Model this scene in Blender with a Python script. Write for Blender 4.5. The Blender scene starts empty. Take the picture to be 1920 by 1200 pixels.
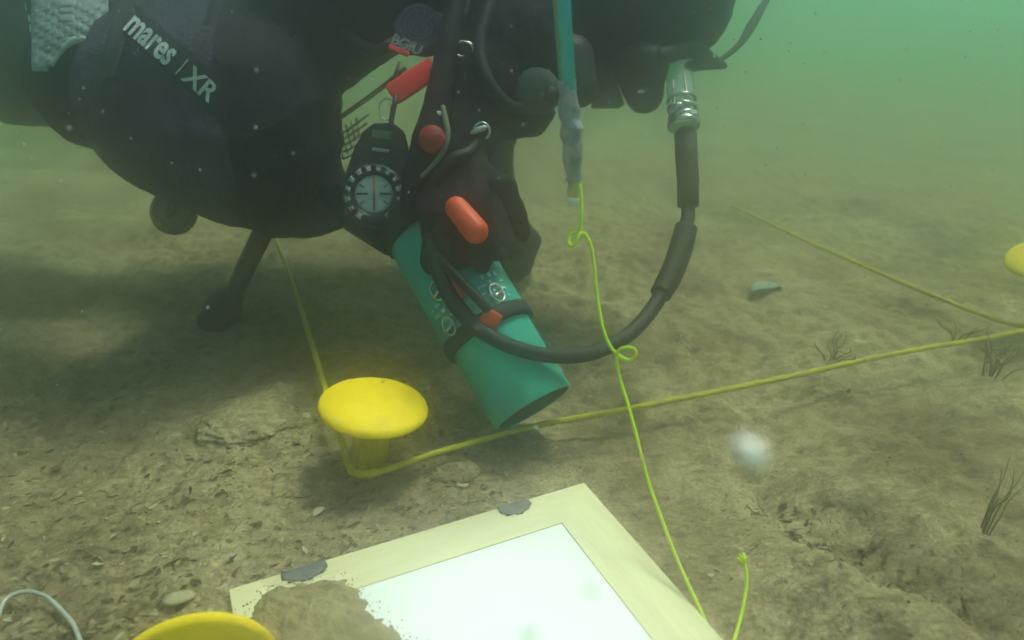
import bpy, bmesh, math, random
import numpy as np
from mathutils import Vector, Matrix, noise
from mathutils.bvhtree import BVHTree

random.seed(7)
S = bpy.context.scene
R_ = math.radians
# ------------------------------------------------------------------ camera
PITCH, FPX, CAMH = R_(25), 1371.0, 0.45
cam_d = bpy.data.cameras.new("camera")
cam = bpy.data.objects.new("camera", cam_d)
S.collection.objects.link(cam)
cam.location = (0, 0, CAMH)
cam.rotation_euler = (math.pi / 2 - PITCH, 0, 0)
cam_d.sensor_width = 36.0
cam_d.lens = 36.0 * FPX / 1920.0
cam_d.clip_start = 0.01
cam_d.clip_end = 200
cam_d.dof.use_dof = True
cam_d.dof.focus_distance = 0.74
cam_d.dof.aperture_fstop = 5.0
S.camera = cam
# ------------------------------------------------------------------ world, sun, exposure
SUN_EL, SUN_AZ = R_(68), R_(48)          # light comes from beyond and right of the diver
w = bpy.data.worlds.new("World")
S.world = w
w.use_nodes = True
nt = w.node_tree
sky = nt.nodes.new("ShaderNodeTexSky")
sky.sky_type = 'NISHITA'
sky.sun_disc = False
sky.sun_elevation = SUN_EL
sky.sun_rotation = SUN_AZ
nt.links.new(sky.outputs[0], nt.nodes["Background"].inputs[0])
nt.nodes["Background"].inputs[1].default_value = 0.05
sd = bpy.data.lights.new("sun", 'SUN')
sd.energy = 1.5
sd.angle = R_(12)
sd.color = (1.0, 0.845, 0.795)
sun = bpy.data.objects.new("sun", sd)
S.collection.objects.link(sun)
sdir = Vector((math.sin(SUN_AZ) * math.cos(SUN_EL), math.cos(SUN_AZ) * math.cos(SUN_EL), math.sin(SUN_EL)))
sun.rotation_euler = sdir.to_track_quat('Z', 'Y').to_euler()
sun.location = (0, 0, 3)
S.view_settings.view_transform = 'Standard'
S.view_settings.look = 'None'
S.view_settings.exposure = 1.68
S.view_settings.gamma = 1.0
S.cycles.volume_bounces = 16
S.cycles.max_bounces = 20
S.cycles.use_denoising = True
# the water itself: one even, pale green volume
HAZE_DENSITY = 0.94
HAZE_COLOR = (0.75, 0.74, 0.735)
HAZE_G = 0.95
HAZE_ABS = (0.02, 0.71, 0.15)
HAZE_TOP = 1.20

# ------------------------------------------------------------------ helpers
CX = Vector((1, 0, 0))
CU = Vector((0, math.sin(PITCH), math.cos(PITCH)))
CF = Vector((0, math.cos(PITCH), -math.sin(PITCH)))
CO = Vector((0, 0, CAMH))


def ray(px, py):
    return CX * ((px - 960) / FPX) + CU * ((600 - py) / FPX) + CF


def P(px, py, d):
    return CO + ray(px, py) * d


def G(px, py, h=0.0):
    r = ray(px, py)
    return CO + r * ((h - CAMH) / r.z)


def worldloc(o):
    v = Vector((0, 0, 0))
    while o is not None:
        v += o.location
        o = o.parent
    return v


def tag(o, label=None, cat=None, group=None, kind=None):
    if label: o['label'] = label
    if cat: o['category'] = cat
    if group: o['group'] = group
    if kind: o['kind'] = kind
    return o


def thing(name, label, cat, loc, group=None):
    o = bpy.data.objects.new(name, None)
    o.empty_display_size = 0.02
    S.collection.objects.link(o)
    o.location = loc
    return tag(o, label, cat, group)


def link_mesh(name, me, mats, parent=None, smooth=True):
    if not isinstance(mats, (list, tuple)): mats = [mats]
    for m in mats: me.materials.append(m)
    if smooth:
        me.polygons.foreach_set("use_smooth", [True] * len(me.polygons))
    o = bpy.data.objects.new(name, me)
    S.collection.objects.link(o)
    if parent:
        me.transform(Matrix.Translation(-worldloc(parent)))
        o.parent = parent
    return o


def obj(name, bm, mats, parent=None, smooth=True, sharp=None):
    bmesh.ops.recalc_face_normals(bm, faces=bm.faces)
    me = bpy.data.meshes.new(name)
    if sharp is not None:
        for e in bm.edges:
            if len(e.link_faces) == 2 and e.calc_face_angle(0) > sharp:
                e.smooth = False
    bm.to_mesh(me)
    bm.free()
    return link_mesh(name, me, mats, parent, smooth)


def spline(pts, n=8):
    """Catmull-Rom through (Vector, radius) pairs"""
    pts = [(Vector(p), r) for p, r in pts]
    out = []
    for i in range(len(pts) - 1):
        p0, r0 = pts[max(i - 1, 0)]
        p1, r1 = pts[i]
        p2, r2 = pts[i + 1]
        p3, r3 = pts[min(i + 2, len(pts) - 1)]
        for k in range(n):
            t = k / n
            a = 0.5 * ((2 * p1) + (p2 - p0) * t + (2 * p0 - 5 * p1 + 4 * p2 - p3) * t * t + (3 * p1 - p0 - 3 * p2 + p3) * t ** 3)
            out.append((a, r1 + (r2 - r1) * t))
    out.append(pts[-1])
    return out


def add_tube(bm, pts, seg=10, cap=True, wob=0.0):
    """pts: list of (Vector, radius)"""
    rings = []
    nrm = None
    for i, (p, r) in enumerate(pts):
        a = pts[max(i - 1, 0)][0]
        b = pts[min(i + 1, len(pts) - 1)][0]
        t = (b - a)
        if t.length < 1e-9: t = Vector((0, 0, 1))
        t.normalize()
        if nrm is None:
            nrm = t.orthogonal().normalized()
        nrm = (nrm - t * nrm.dot(t))
        if nrm.length < 1e-6: nrm = t.orthogonal()
        nrm.normalize()
        bn = t.cross(nrm)
        ring = []
        for k in range(seg):
            an = 2 * math.pi * k / seg
            rr = r * (1 + (wob * noise.noise(Vector((p.x, p.y, p.z)) * 90 + Vector((math.cos(an), math.sin(an), 0)) * 1.5) if wob else 0))
            ring.append(bm.verts.new(p + nrm * (math.cos(an) * rr) + bn * (math.sin(an) * rr)))
        rings.append(ring)
    for i in range(len(rings) - 1):
        for k in range(seg):
            bm.faces.new((rings[i][k], rings[i][(k + 1) % seg], rings[i + 1][(k + 1) % seg], rings[i + 1][k]))
    if cap:
        bm.faces.new(rings[0][::-1])
        bm.faces.new(rings[-1])
    return rings


def add_lathe(bm, profile, M=None, seg=32, flute=None):
    """profile: (r, z) from one end to the other; closed with r == 0 ends. flute(r, z, angle) -> r"""
    M = M or Matrix.Identity(4)
    rings = []
    for r, z in profile:
        if r < 1e-7:
            rings.append([bm.verts.new(M @ Vector((0, 0, z)))])
        else:
            ring = []
            for k in range(seg):
                a = 2 * math.pi * k / seg
                rr = flute(r, z, a) if flute else r
                ring.append(bm.verts.new(M @ Vector((rr * math.cos(a), rr * math.sin(a), z))))
            rings.append(ring)
    for a, b in zip(rings, rings[1:]):
        for k in range(seg):
            k2 = (k + 1) % seg
            if len(a) == 1 and len(b) == 1: continue
            if len(a) == 1: bm.faces.new((a[0], b[k], b[k2]))
            elif len(b) == 1: bm.faces.new((a[k], b[0], a[k2]))
            else: bm.faces.new((a[k], b[k], b[k2], a[k2]))


def frame_matrix(origin, x, y, z):
    M = Matrix((x, y, z)).transposed().to_4x4()
    M.translation = origin
    return M


def axis_matrix(p0, direction):
    z = Vector(direction).normalized()
    x = z.orthogonal().normalized()
    return frame_matrix(p0, x, z.cross(x), z)


def add_hull(bm, pts):
    if isinstance(bm, Solid):
        bm.prims.append(('hull', [Vector(p) for p in pts], 0.006))
        return
    t = bmesh.new()
    vs = [t.verts.new(p) for p in pts]
    bmesh.ops.convex_hull(t, input=vs)
    lone = [v for v in t.verts if not v.link_faces]
    bmesh.ops.delete(t, geom=lone, context='VERTS')
    bmesh.ops.recalc_face_normals(t, faces=t.faces)
    me = bpy.data.meshes.new("hull")
    t.to_mesh(me)
    t.free()
    bm.from_mesh(me)
    bpy.data.meshes.remove(me)


_t = bmesh.new()
bmesh.ops.create_icosphere(_t, subdivisions=3, radius=1)
UNIT = [v.co.copy() for v in _t.verts]
_t.free()


def add_capsule(bm, p0, r0, p1, r1):
    if isinstance(bm, Solid):
        bm.prims.append(('cone', (tuple(p0), r0, tuple(p1), r1), min(0.35 * min(r0, r1), 0.02)))
        return
    add_hull(bm, [p0 + u * r0 for u in UNIT] + [p1 + u * r1 for u in UNIT])


def add_frustum(bm, p0, r0, p1, r1, seg=40):
    if isinstance(bm, Solid):
        bm.prims.append(('frustum', (tuple(p0), r0, tuple(p1), r1), 0.006))
        return
    M = axis_matrix(p0, p1 - p0)
    L = (p1 - p0).length
    c = [(math.cos(2 * math.pi * k / seg), math.sin(2 * math.pi * k / seg)) for k in range(seg)]
    add_hull(bm, [M @ Vector((a * r0, b * r0, 0)) for a, b in c] + [M @ Vector((a * r1, b * r1, L)) for a, b in c])


def add_ellipsoid(bm, c, ax, ay, az):
    add_hull(bm, [c + ax * u.x + ay * u.y + az * u.z for u in UNIT])


def add_box(bm, M, sx, sy, sz, bevel=0.0):
    t = bmesh.new()
    bmesh.ops.create_cube(t, size=1.0)
    bmesh.ops.scale(t, vec=(sx, sy, sz), verts=t.verts)
    if bevel:
        bmesh.ops.bevel(t, geom=t.edges[:], offset=bevel, segments=3, affect='EDGES', profile=0.5)
    t.transform(M)
    me = bpy.data.meshes.new("box")
    t.to_mesh(me)
    t.free()
    bm.from_mesh(me)
    bpy.data.meshes.remove(me)


class Solid:
    """a list of solid primitives, united into ONE continuous surface by remeshed()"""

    def __init__(self):
        self.prims = []


def _smin(a, b, k):
    h = np.clip(0.5 + 0.5 * (b - a) / k, 0, 1)
    return b + (a - b) * h - k * h * (1 - h)


def _round_cone(X, Y, Z, a, r1, b, r2):
    ba = np.array(b) - np.array(a)
    L2 = max(float(ba @ ba), 1e-12)
    L = math.sqrt(L2)
    px, py, pz = X - a[0], Y - a[1], Z - a[2]
    t = (px * ba[0] + py * ba[1] + pz * ba[2]) / L2
    sl = np.clip((r1 - r2) / L, -0.95, 0.95)
    q2 = np.maximum(px * px + py * py + pz * pz - t * t * L2, 0)
    tt = np.clip(t - np.sqrt(q2) * sl / math.sqrt(1 - sl * sl) / L, 0, 1)
    dx, dy, dz = px - ba[0] * tt, py - ba[1] * tt, pz - ba[2] * tt
    return np.sqrt(dx * dx + dy * dy + dz * dz) - (r1 + (r2 - r1) * tt)


def _frustum(X, Y, Z, a, r1, b, r2):
    ba = np.array(b) - np.array(a)
    L = float(np.linalg.norm(ba))
    ba = ba / L
    px, py, pz = X - a[0], Y - a[1], Z - a[2]
    t = px * ba[0] + py * ba[1] + pz * ba[2]
    q = np.sqrt(np.maximum(px * px + py * py + pz * pz - t * t, 0))
    return np.maximum(np.maximum(-t, t - L), q - (r1 + (r2 - r1) * np.clip(t / L, 0, 1)))


def remeshed(name, sol, voxel, mat, parent=None, smooth_it=3, wrinkle=None):
    los, his = [], []
    for kind, data, k in sol.prims:
        if kind in ('cone', 'frustum'):
            a, r1, b, r2 = data
            r = max(r1, r2)
            los.append([min(a[i], b[i]) - r for i in range(3)])
            his.append([max(a[i], b[i]) + r for i in range(3)])
        else:
            los.append([min(p[i] for p in data) for i in range(3)])
            his.append([max(p[i] for p in data) for i in range(3)])
    pad = 5 * voxel
    lo = np.min(np.array(los), 0) - pad
    hi = np.max(np.array(his), 0) + pad
    dim = np.ceil((hi - lo) / voxel).astype(int) + 1
    D = np.full(dim, 1.0, np.float32)
    gx = [lo[i] + voxel * np.arange(dim[i]) for i in range(3)]
    for (kind, data, k), l_, h_ in zip(sol.prims, los, his):
        m_ = pad + k
        i0 = [max(int((l_[i] - m_ - lo[i]) / voxel), 0) for i in range(3)]
        i1 = [min(int((h_[i] + m_ - lo[i]) / voxel) + 2, dim[i]) for i in range(3)]
        X, Y, Z = np.meshgrid(*[gx[i][i0[i]:i1[i]] for i in range(3)], indexing='ij', sparse=True)
        if kind == 'cone': d = _round_cone(X, Y, Z, *data)
        elif kind == 'frustum': d = _frustum(X, Y, Z, *data)
        else:
            t = bmesh.new()
            for p in data: t.verts.new(p)
            bmesh.ops.convex_hull(t, input=t.verts[:])
            bmesh.ops.recalc_face_normals(t, faces=t.faces)
            c = sum((v.co for v in t.verts), Vector()) / len(t.verts)
            d = None
            for f in t.faces:
                n_ = f.normal.copy()
                if f.calc_area() < 1e-10: continue
                if n_.dot(f.verts[0].co - c) < 0: n_ = -n_
                w_ = n_.dot(f.verts[0].co)
                e_ = X * n_.x + Y * n_.y + Z * n_.z - w_
                d = e_ if d is None else np.maximum(d, e_)
            t.free()
        sl = tuple(slice(i0[i], i1[i]) for i in range(3))
        D[sl] = _smin(D[sl], d.astype(np.float32), k)
    inside_ = D < 0
    c8 = [inside_[i:dim[0] - 1 + i, j:dim[1] - 1 + j, q:dim[2] - 1 + q] for i in (0, 1) for j in (0, 1) for q in (0, 1)]
    cnt = sum(x.astype(np.int8) for x in c8)
    act = (cnt > 0) & (cnt < 8)
    idx = np.full(act.shape, -1, np.int64)
    cells = np.argwhere(act)
    idx[act] = np.arange(len(cells))
    acc = np.zeros((len(cells), 3))
    num = np.zeros(len(cells))
    offs = [(i, j, q) for i in (0, 1) for j in (0, 1) for q in (0, 1)]
    for o1 in offs:
        for ax in range(3):
            if o1[ax] == 1: continue
            o2 = list(o1)
            o2[ax] = 1
            d1 = D[cells[:, 0] + o1[0], cells[:, 1] + o1[1], cells[:, 2] + o1[2]]
            d2 = D[cells[:, 0] + o2[0], cells[:, 1] + o2[1], cells[:, 2] + o2[2]]
            cr_ = (d1 < 0) != (d2 < 0)
            t = np.where(cr_, d1 / np.where(d1 == d2, 1, d1 - d2), 0)
            p = np.array(o1, float)[None, :] + 0
            pp = np.repeat(p, len(cells), 0)
            pp[:, ax] += t
            acc += pp * cr_[:, None]
            num += cr_
    V = lo + (cells + acc / num[:, None]) * voxel
    quads = []
    for ax in range(3):
        u, v = [(1, 2), (2, 0), (0, 1)][ax]
        s0 = [slice(1, dim[i] - 1) for i in range(3)]
        s1 = list(s0)
        s0[ax] = slice(0, dim[ax] - 1)
        s1[ax] = slice(1, dim[ax])
        A_, B_ = inside_[tuple(s0)], inside_[tuple(s1)]
        e = np.argwhere(A_ != B_)
        if not len(e): continue
        st_ = A_[e[:, 0], e[:, 1], e[:, 2]]
        base_ = e.copy()
        for i in range(3):
            if i != ax: base_[:, i] += 1
        ring = []
        for du, dv in ((-1, -1), (0, -1), (0, 0), (-1, 0)):
            c = base_.copy()
            c[:, u] += du
            c[:, v] += dv
            ring.append(idx[c[:, 0], c[:, 1], c[:, 2]])
        q = np.stack(ring, 1)
        q[~st_] = q[~st_][:, ::-1]
        quads.append(q)
    Q = np.concatenate(quads)
    # a few rounds of neighbour smoothing
    for _ in range(smooth_it):
        a_ = np.zeros_like(V)
        n_ = np.zeros(len(V))
        for i in range(4):
            for jn in (1, 3):
                np.add.at(a_, Q[:, i], V[Q[:, (i + jn) % 4]])
                np.add.at(n_, Q[:, i], 1)
        V = V * 0.5 + a_ / np.maximum(n_, 1)[:, None] * 0.5
    me2 = bpy.data.meshes.new(name)
    me2.from_pydata(V.tolist(), [], Q.tolist())
    me2.update()
    if wrinkle:
        nn_ = [v.normal.copy() for v in me2.vertices]
        for v, nv in zip(me2.vertices, nn_):
            v.co += nv * wrinkle(v.co)
        me2.update()
    bv = BVHTree.FromPolygons([v.co.copy() for v in me2.vertices], [tuple(p.vertices) for p in me2.polygons])
    return link_mesh(name, me2, mat, parent), bv


def text_mesh(body, size=1.0, bold=0.0, extrude=0.0):
    c = bpy.data.curves.new("t", 'FONT')
    c.body = body
    c.size = size
    c.offset = bold
    c.extrude = extrude
    c.resolution_u = 3
    o = bpy.data.objects.new("t", c)
    S.collection.objects.link(o)
    dg = bpy.context.evaluated_depsgraph_get()
    me = bpy.data.meshes.new_from_object(o.evaluated_get(dg))
    bpy.data.objects.remove(o)
    bpy.data.curves.remove(c)
    bm = bmesh.new()
    bm.from_mesh(me)
    bpy.data.meshes.remove(me)
    return bm


# ------------------------------------------------------------------ materials
def mat(name, col, rough=0.6, col2=None, scale=30.0, detail=6.0, bump=0.0, bscale=None, spec=0.3, metal=0.0, trans=0.0, stretch=None, rotz=0.0, lo=0.35, hi=0.65, ior=1.33):
    m = bpy.data.materials.new(name)
    m.use_nodes = True
    n, l = m.node_tree.nodes, m.node_tree.links
    b = n["Principled BSDF"]
    b.inputs["Base Color"].default_value = (*col, 1)
    b.inputs["Roughness"].default_value = rough
    b.inputs["Specular IOR Level"].default_value = spec
    b.inputs["Metallic"].default_value = metal
    b.inputs["Transmission Weight"].default_value = trans
    if trans: b.inputs["IOR"].default_value = ior
    tc = n.new("ShaderNodeTexCoord")
    src = tc.outputs["Object"]
    if stretch:
        mp = n.new("ShaderNodeMapping")
        mp.inputs["Scale"].default_value = stretch
        m0 = n.new("ShaderNodeMapping")
        m0.inputs["Rotation"].default_value = (0, 0, rotz)
        l.new(src, m0.inputs[0])
        l.new(m0.outputs[0], mp.inputs[0])
        src = mp.outputs[0]
    if col2:
        t = n.new("ShaderNodeTexNoise")
        t.inputs["Scale"].default_value = scale
        t.inputs["Detail"].default_value = detail
        t.inputs["Roughness"].default_value = 0.65
        l.new(src, t.inputs["Vector"])
        r = n.new("ShaderNodeValToRGB")
        r.color_ramp.elements[0].position = lo
        r.color_ramp.elements[1].position = hi
        r.color_ramp.elements[0].color = (*col, 1)
        r.color_ramp.elements[1].color = (*col2, 1)
        l.new(t.outputs["Fac"], r.inputs[0])
        l.new(r.outputs[0], b.inputs["Base Color"])
    if bump:
        t2 = n.new("ShaderNodeTexNoise")
        t2.inputs["Scale"].default_value = bscale or scale * 3
        t2.inputs["Detail"].default_value = 5
        l.new(src, t2.inputs["Vector"])
        bp = n.new("ShaderNodeBump")
        bp.inputs["Strength"].default_value = bump
        bp.inputs["Distance"].default_value = 0.004
        l.new(t2.outputs["Fac"], bp.inputs["Height"])
        l.new(bp.outputs[0], b.inputs["Normal"])
    return m


M_suit = mat("black_neoprene", (0.004, 0.004, 0.008), 0.75, (0.011, 0.011, 0.017), 60, bump=0.35, bscale=120, spec=0.12)
M_short = mat("dark_grey_nylon", (0.030, 0.029, 0.048), 0.88, (0.060, 0.058, 0.088), 22, bump=0.5, bscale=260, spec=0.15)
M_short_hem = mat("nylon_hem", (0.06, 0.058, 0.068), 0.85, (0.09, 0.088, 0.095), 60, spec=0.15)
M_web = mat("black_webbing", (0.006, 0.006, 0.008), 0.8, (0.015, 0.015, 0.018), 200, bump=0.4, bscale=500, spec=0.15)
M_rubber = mat("black_rubber", (0.008, 0.009, 0.009), 0.55, (0.020, 0.022, 0.021), 45, bump=0.2, bscale=200, spec=0.25)
M_hose = mat("black_hose_rubber", (0.010, 0.012, 0.011), 0.6, (0.028, 0.032, 0.028), 60, bump=0.2, bscale=240, spec=0.25)
M_pad = mat("grey_rubber_pad", (0.14, 0.19, 0.19), 0.6, (0.24, 0.31, 0.30), 40, spec=0.3)
M_padrim = mat("pale_rubber_rim", (0.36, 0.44, 0.40), 0.55, (0.46, 0.54, 0.48), 60, spec=0.3)
M_letter = mat("pale_print", (0.44, 0.50, 0.48), 0.6, (0.62, 0.68, 0.66), 90, spec=0.3, lo=0.3, hi=0.6)
M_band = mat("black_print_band", (0.012, 0.012, 0.018), 0.8, (0.02, 0.02, 0.028), 80, spec=0.2)
M_red = mat("signal_red_plastic", (0.96, 0.020, 0.022), 0.45, (0.90, 0.016, 0.018), 60, spec=0.4)
M_darkred = mat("dark_red_button", (0.30, 0.008, 0.010), 0.5, (0.22, 0.006, 0.008), 70, spec=0.3)
M_orange = mat("orange_lever_plastic", (0.74, 0.085, 0.022), 0.5, (0.58, 0.065, 0.02), 30, bump=0.1, spec=0.35)
M_turq = mat("turquoise_pipe_plastic", (0.016, 0.27, 0.195), 0.55, (0.045, 0.45, 0.335), 9, bump=0.15, bscale=60, detail=10, lo=0.30, hi=0.62, spec=0.35)
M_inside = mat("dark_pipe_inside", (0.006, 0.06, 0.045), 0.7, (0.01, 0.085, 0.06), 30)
M_pole = mat("teal_pole_paint", (0.006, 0.40, 0.44), 0.4, (0.02, 0.47, 0.50), 40, spec=0.4, stretch=(1, 1, 0.2))
M_ochre = mat("mottled_ochre", (0.30, 0.25, 0.04), 0.6, (0.06, 0.24, 0.2), 90, stretch=(1, 1, 0.15), lo=0.5, hi=0.62)
M_tape = mat("grey_duct_tape", (0.17, 0.165, 0.175), 0.32, (0.40, 0.39, 0.41), 70, bump=0.5, bscale=110, spec=0.5)
M_patch = mat("dark_grey_tape", (0.085, 0.095, 0.105), 0.5, (0.13, 0.14, 0.155), 50, bump=0.4, bscale=140)
M_brass = mat("dull_brass", (0.52, 0.38, 0.15), 0.42, (0.66, 0.52, 0.26), 120)
M_white = mat("white_plastic", (0.66, 0.68, 0.66), 0.5, (0.78, 0.79, 0.77), 60)
M_lime = mat("lime_cord", (0.70, 0.93, 0.008), 0.6, (0.60, 0.82, 0.006), 700, bump=0.3, bscale=900)
M_rope = mat("yellow_rope", (0.62, 0.53, 0.015), 0.7, (0.48, 0.40, 0.03), 60, bump=0.5, bscale=600)
M_yellow = mat("yellow_cap_plastic", (0.93, 0.64, 0.004), 0.55, (0.72, 0.48, 0.012), 26, bump=0.12, bscale=150, detail=10, lo=0.50, hi=0.80, spec=0.3)
M_yellow2 = mat("yellow_shank_plastic", (0.62, 0.44, 0.01), 0.55, (0.42, 0.30, 0.02), 60, stretch=(1, 1, 0.3))
M_panel = mat("white_panel", (0.88, 0.89, 0.87), 0.6, (0.83, 0.86, 0.83), 12, lo=0.45, hi=0.75)
M_steel = mat("steel_clamp", (0.62, 0.61, 0.56), 0.25, (0.45, 0.44, 0.40), 120, metal=0.85)
M_clear = mat("clear_vinyl", (0.72, 0.85, 0.78), 0.15, trans=0.75, spec=0.4, ior=1.08)
M_skirt = mat("clear_silicone", (0.10, 0.125, 0.105), 0.45, (0.06, 0.08, 0.065), 25, trans=0.25, spec=0.4, ior=1.1)
M_glass = mat("mask_glass", (0.5, 0.6, 0.55), 0.08, trans=0.8, ior=1.1)
M_dial = mat("pale_dial", (0.34, 0.43, 0.38), 0.4, (0.24, 0.33, 0.29), 60)
M_tick = mat("bezel_marks", (0.42, 0.46, 0.48), 0.5, (0.26, 0.29, 0.31), 160)
M_blackpl = mat("black_plastic", (0.006, 0.006, 0.008), 0.4, (0.012, 0.012, 0.014), 80, spec=0.3)
M_navy = mat("navy_patch", (0.010, 0.013, 0.055), 0.8, (0.016, 0.020, 0.075), 150)
M_thread = mat("blue_grey_thread", (0.050, 0.062, 0.12), 0.8, (0.075, 0.09, 0.15), 200)
M_thread2 = mat("pale_thread", (0.30, 0.34, 0.32), 0.8, (0.20, 0.22, 0.22), 200)
M_cable = mat("grey_white_cable", (0.40, 0.44, 0.38), 0.5, (0.50, 0.54, 0.46), 60)
M_silt = mat("brown_silt", (0.23, 0.18, 0.085), 0.95, (0.36, 0.29, 0.145), 60, bump=0.9, bscale=220, spec=0.05)
M_stone = mat("silty_stone", (0.20, 0.17, 0.095), 0.95, (0.33, 0.29, 0.18), 16, bump=0.7, bscale=120, spec=0.05)
M_shell = mat("pale_shell", (0.36, 0.31, 0.18), 0.7, (0.48, 0.42, 0.27), 60, bump=0.2)
M_plate = mat("pale_green_shell", (0.20, 0.30, 0.23), 0.7, (0.28, 0.38, 0.30), 40)
M_weed = mat("olive_weed", (0.14, 0.13, 0.055), 0.85, (0.22, 0.20, 0.09), 60)
M_brown = mat("brown_cord", (0.14, 0.085, 0.02), 0.8, (0.09, 0.05, 0.015), 80)
M_net = mat("tan_net", (0.30, 0.24, 0.09), 0.8, (0.22, 0.17, 0.06), 80)
M_floc = mat("white_floc", (0.92, 0.90, 0.78), 0.9, (0.84, 0.82, 0.68), 40)
M_snow = mat("pale_specks", (0.55, 0.57, 0.50), 0.9, (0.35, 0.36, 0.30), 60)
M_fl = [mat("flake_dark", (0.062, 0.044, 0.021), 0.95, (0.12, 0.09, 0.046), 80, spec=0.05),
        mat("flake_brown", (0.22, 0.17, 0.092), 0.95, (0.34, 0.28, 0.165), 80, spec=0.05),
        mat("flake_pale", (0.42, 0.37, 0.22), 0.85, (0.48, 0.43, 0.27), 80, spec=0.1)]


def seabed_material():
    m = bpy.data.materials.new("seabed_silt")
    m.use_nodes = True
    n, l = m.node_tree.nodes, m.node_tree.links
    b = n["Principled BSDF"]
    b.inputs["Roughness"].default_value = 0.97
    b.inputs["Specular IOR Level"].default_value = 0.04
    tc = n.new("ShaderNodeTexCoord")

    def nz(scale, detail, rough=0.6, stretch=None):
        t = n.new("ShaderNodeTexNoise")
        t.inputs["Scale"].default_value = scale
        t.inputs["Detail"].default_value = detail
        t.inputs["Roughness"].default_value = rough
        if stretch:
            mp = n.new("ShaderNodeMapping")
            mp.inputs["Scale"].default_value = stretch
            mp.inputs["Rotation"].default_value = (0, 0, R_(-35))
            l.new(tc.outputs["Object"], mp.inputs[0])
            l.new(mp.outputs[0], t.inputs["Vector"])
        else:
            l.new(tc.outputs["Object"], t.inputs["Vector"])
        return t

    def ramp(t, a, ca, c, cc):
        r = n.new("ShaderNodeValToRGB")
        r.color_ramp.elements[0].position = a
        r.color_ramp.elements[1].position = c
        r.color_ramp.elements[0].color = (*ca, 1)
        r.color_ramp.elements[1].color = (*cc, 1)
        l.new(t.outputs["Fac"], r.inputs[0])
        return r

    def mix(kind, fac, a, c):
        x = n.new("ShaderNodeMixRGB")
        x.blend_type = kind
        if isinstance(fac, float): x.inputs[0].default_value = fac
        else: l.new(fac, x.inputs[0])
        l.new(a, x.inputs[1])
        l.new(c, x.inputs[2])
        return x.outputs[0]

    big = ramp(nz(5.5, 8, 0.62), 0.36, (0.27, 0.205, 0.110), 0.62, (0.53, 0.43, 0.255))
    mid = ramp(nz(42, 8, 0.7, (1, 1.9, 1)), 0.36, (0.30, 0.27, 0.22), 0.58, (1.10, 1.09, 1.08))
    fine = ramp(nz(230, 6, 0.7), 0.38, (0.42, 0.39, 0.34), 0.60, (1.15, 1.15, 1.13))
    c = mix('MULTIPLY', 0.75, big.outputs[0], mid.outputs[0])
    c = mix('MULTIPLY', 0.75, c, fine.outputs[0])
    l.new(c, b.inputs["Base Color"])
    bp = n.new("ShaderNodeBump")
    bp.inputs["Strength"].default_value = 0.8
    bp.inputs["Distance"].default_value = 0.006
    l.new(nz(150, 8, 0.7).outputs["Fac"], bp.inputs["Height"])
    l.new(bp.outputs[0], b.inputs["Normal"])
    return m


# ------------------------------------------------------------------ seabed
TR = [G(1430, 920), G(1520, 985), G(1640, 1050), G(1760, 1115), G(1900, 1180)]


def seg_dist(p, a, b):
    ab = b - a
    t = max(0, min(1, (p - a).dot(ab) / ab.length_squared))
    return (p - (a + ab * t)).length


MOUNDS = [(G(1650, 880).x, G(1650, 880).y, 0.075, 0.020), (G(1530, 1130).x, G(1530, 1130).y, 0.05, 0.016), (G(1790, 960).x, G(1790, 960).y, 0.06, 0.014), (G(1360, 900).x, G(1360, 900).y, 0.05, 0.010)]


def hgt(x, y, fine=True):
    v = Vector((x, y, 0))
    h = 0.026 * noise.fractal(v * 2.6 + Vector((3.1, 7.7, 0)), 1.0, 2.0, 3)
    h += 0.012 * noise.fractal(v * 9 + Vector((11, 2, 0)), 0.9, 2.0, 4)
    if fine:
        h += 0.0062 * noise.fractal(v * 42 + Vector((1, 9, 4)), 0.7, 2.1, 5)
    if x > 0.12 and y < 0.9:
        q = Vector((x, y, 0))
        dd = min(seg_dist(q, TR[i], TR[i + 1]) for i in range(len(TR) - 1))
        dd += 0.012 * noise.noise(v * 30)
        h -= 0.017 * math.exp(-(dd / 0.032) ** 2)
        h += 0.012 * math.exp(-((dd - 0.055) / 0.03) ** 2)
        for (mx, my, ms, mh) in MOUNDS:
            h += mh * math.exp(-((x - mx) ** 2 + (y - my) ** 2) / (ms * ms))
    # flatter where the framed panel and the markers stand
    k = math.exp(-(((x + 0.02) / 0.24) ** 4 + ((y - 0.47) / 0.22) ** 4))
    h *= 1 - 0.72 * k
    h -= 0.004 * k
    return h


def axis_samples(lo, hi, step, far):
    a = []
    x = lo
    while x <= hi:
        a.append(x)
        x += step
    s, up = step, hi
    while up < far:
        s *= 1.22
        up += s
        a.append(up)
    s, dn = step, lo
    while dn > -far:
        s *= 1.22
        dn -= s
        a.append(dn)
    return sorted(a)


xs = axis_samples(-0.85, 1.0, 0.0052, 14)
ys = axis_samples(0.22, 1.55, 0.0056, 14)
vs, fs = [], []
for yy in ys:
    inner_y = 0.1 < yy < 2.0
    for xx in xs:
        vs.append((xx, yy, hgt(xx, yy, inner_y and -1.2 < xx < 1.6)))
nx = len(xs)
for j in range(len(ys) - 1):
    for i in range(nx - 1):
        a = j * nx + i
        fs.append((a, a + 1, a + 1 + nx, a + nx))
me = bpy.data.meshes.new("seabed")
me.from_pydata(vs, [], fs)
M_bed = seabed_material()
tag(link_mesh("seabed", me, M_bed), kind='structure', label="brown silty seabed with lumps, litter and a shallow furrow")


def on_bed(p, dz=0.0):
    return Vector((p.x, p.y, hgt(p.x, p.y) + dz))


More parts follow.
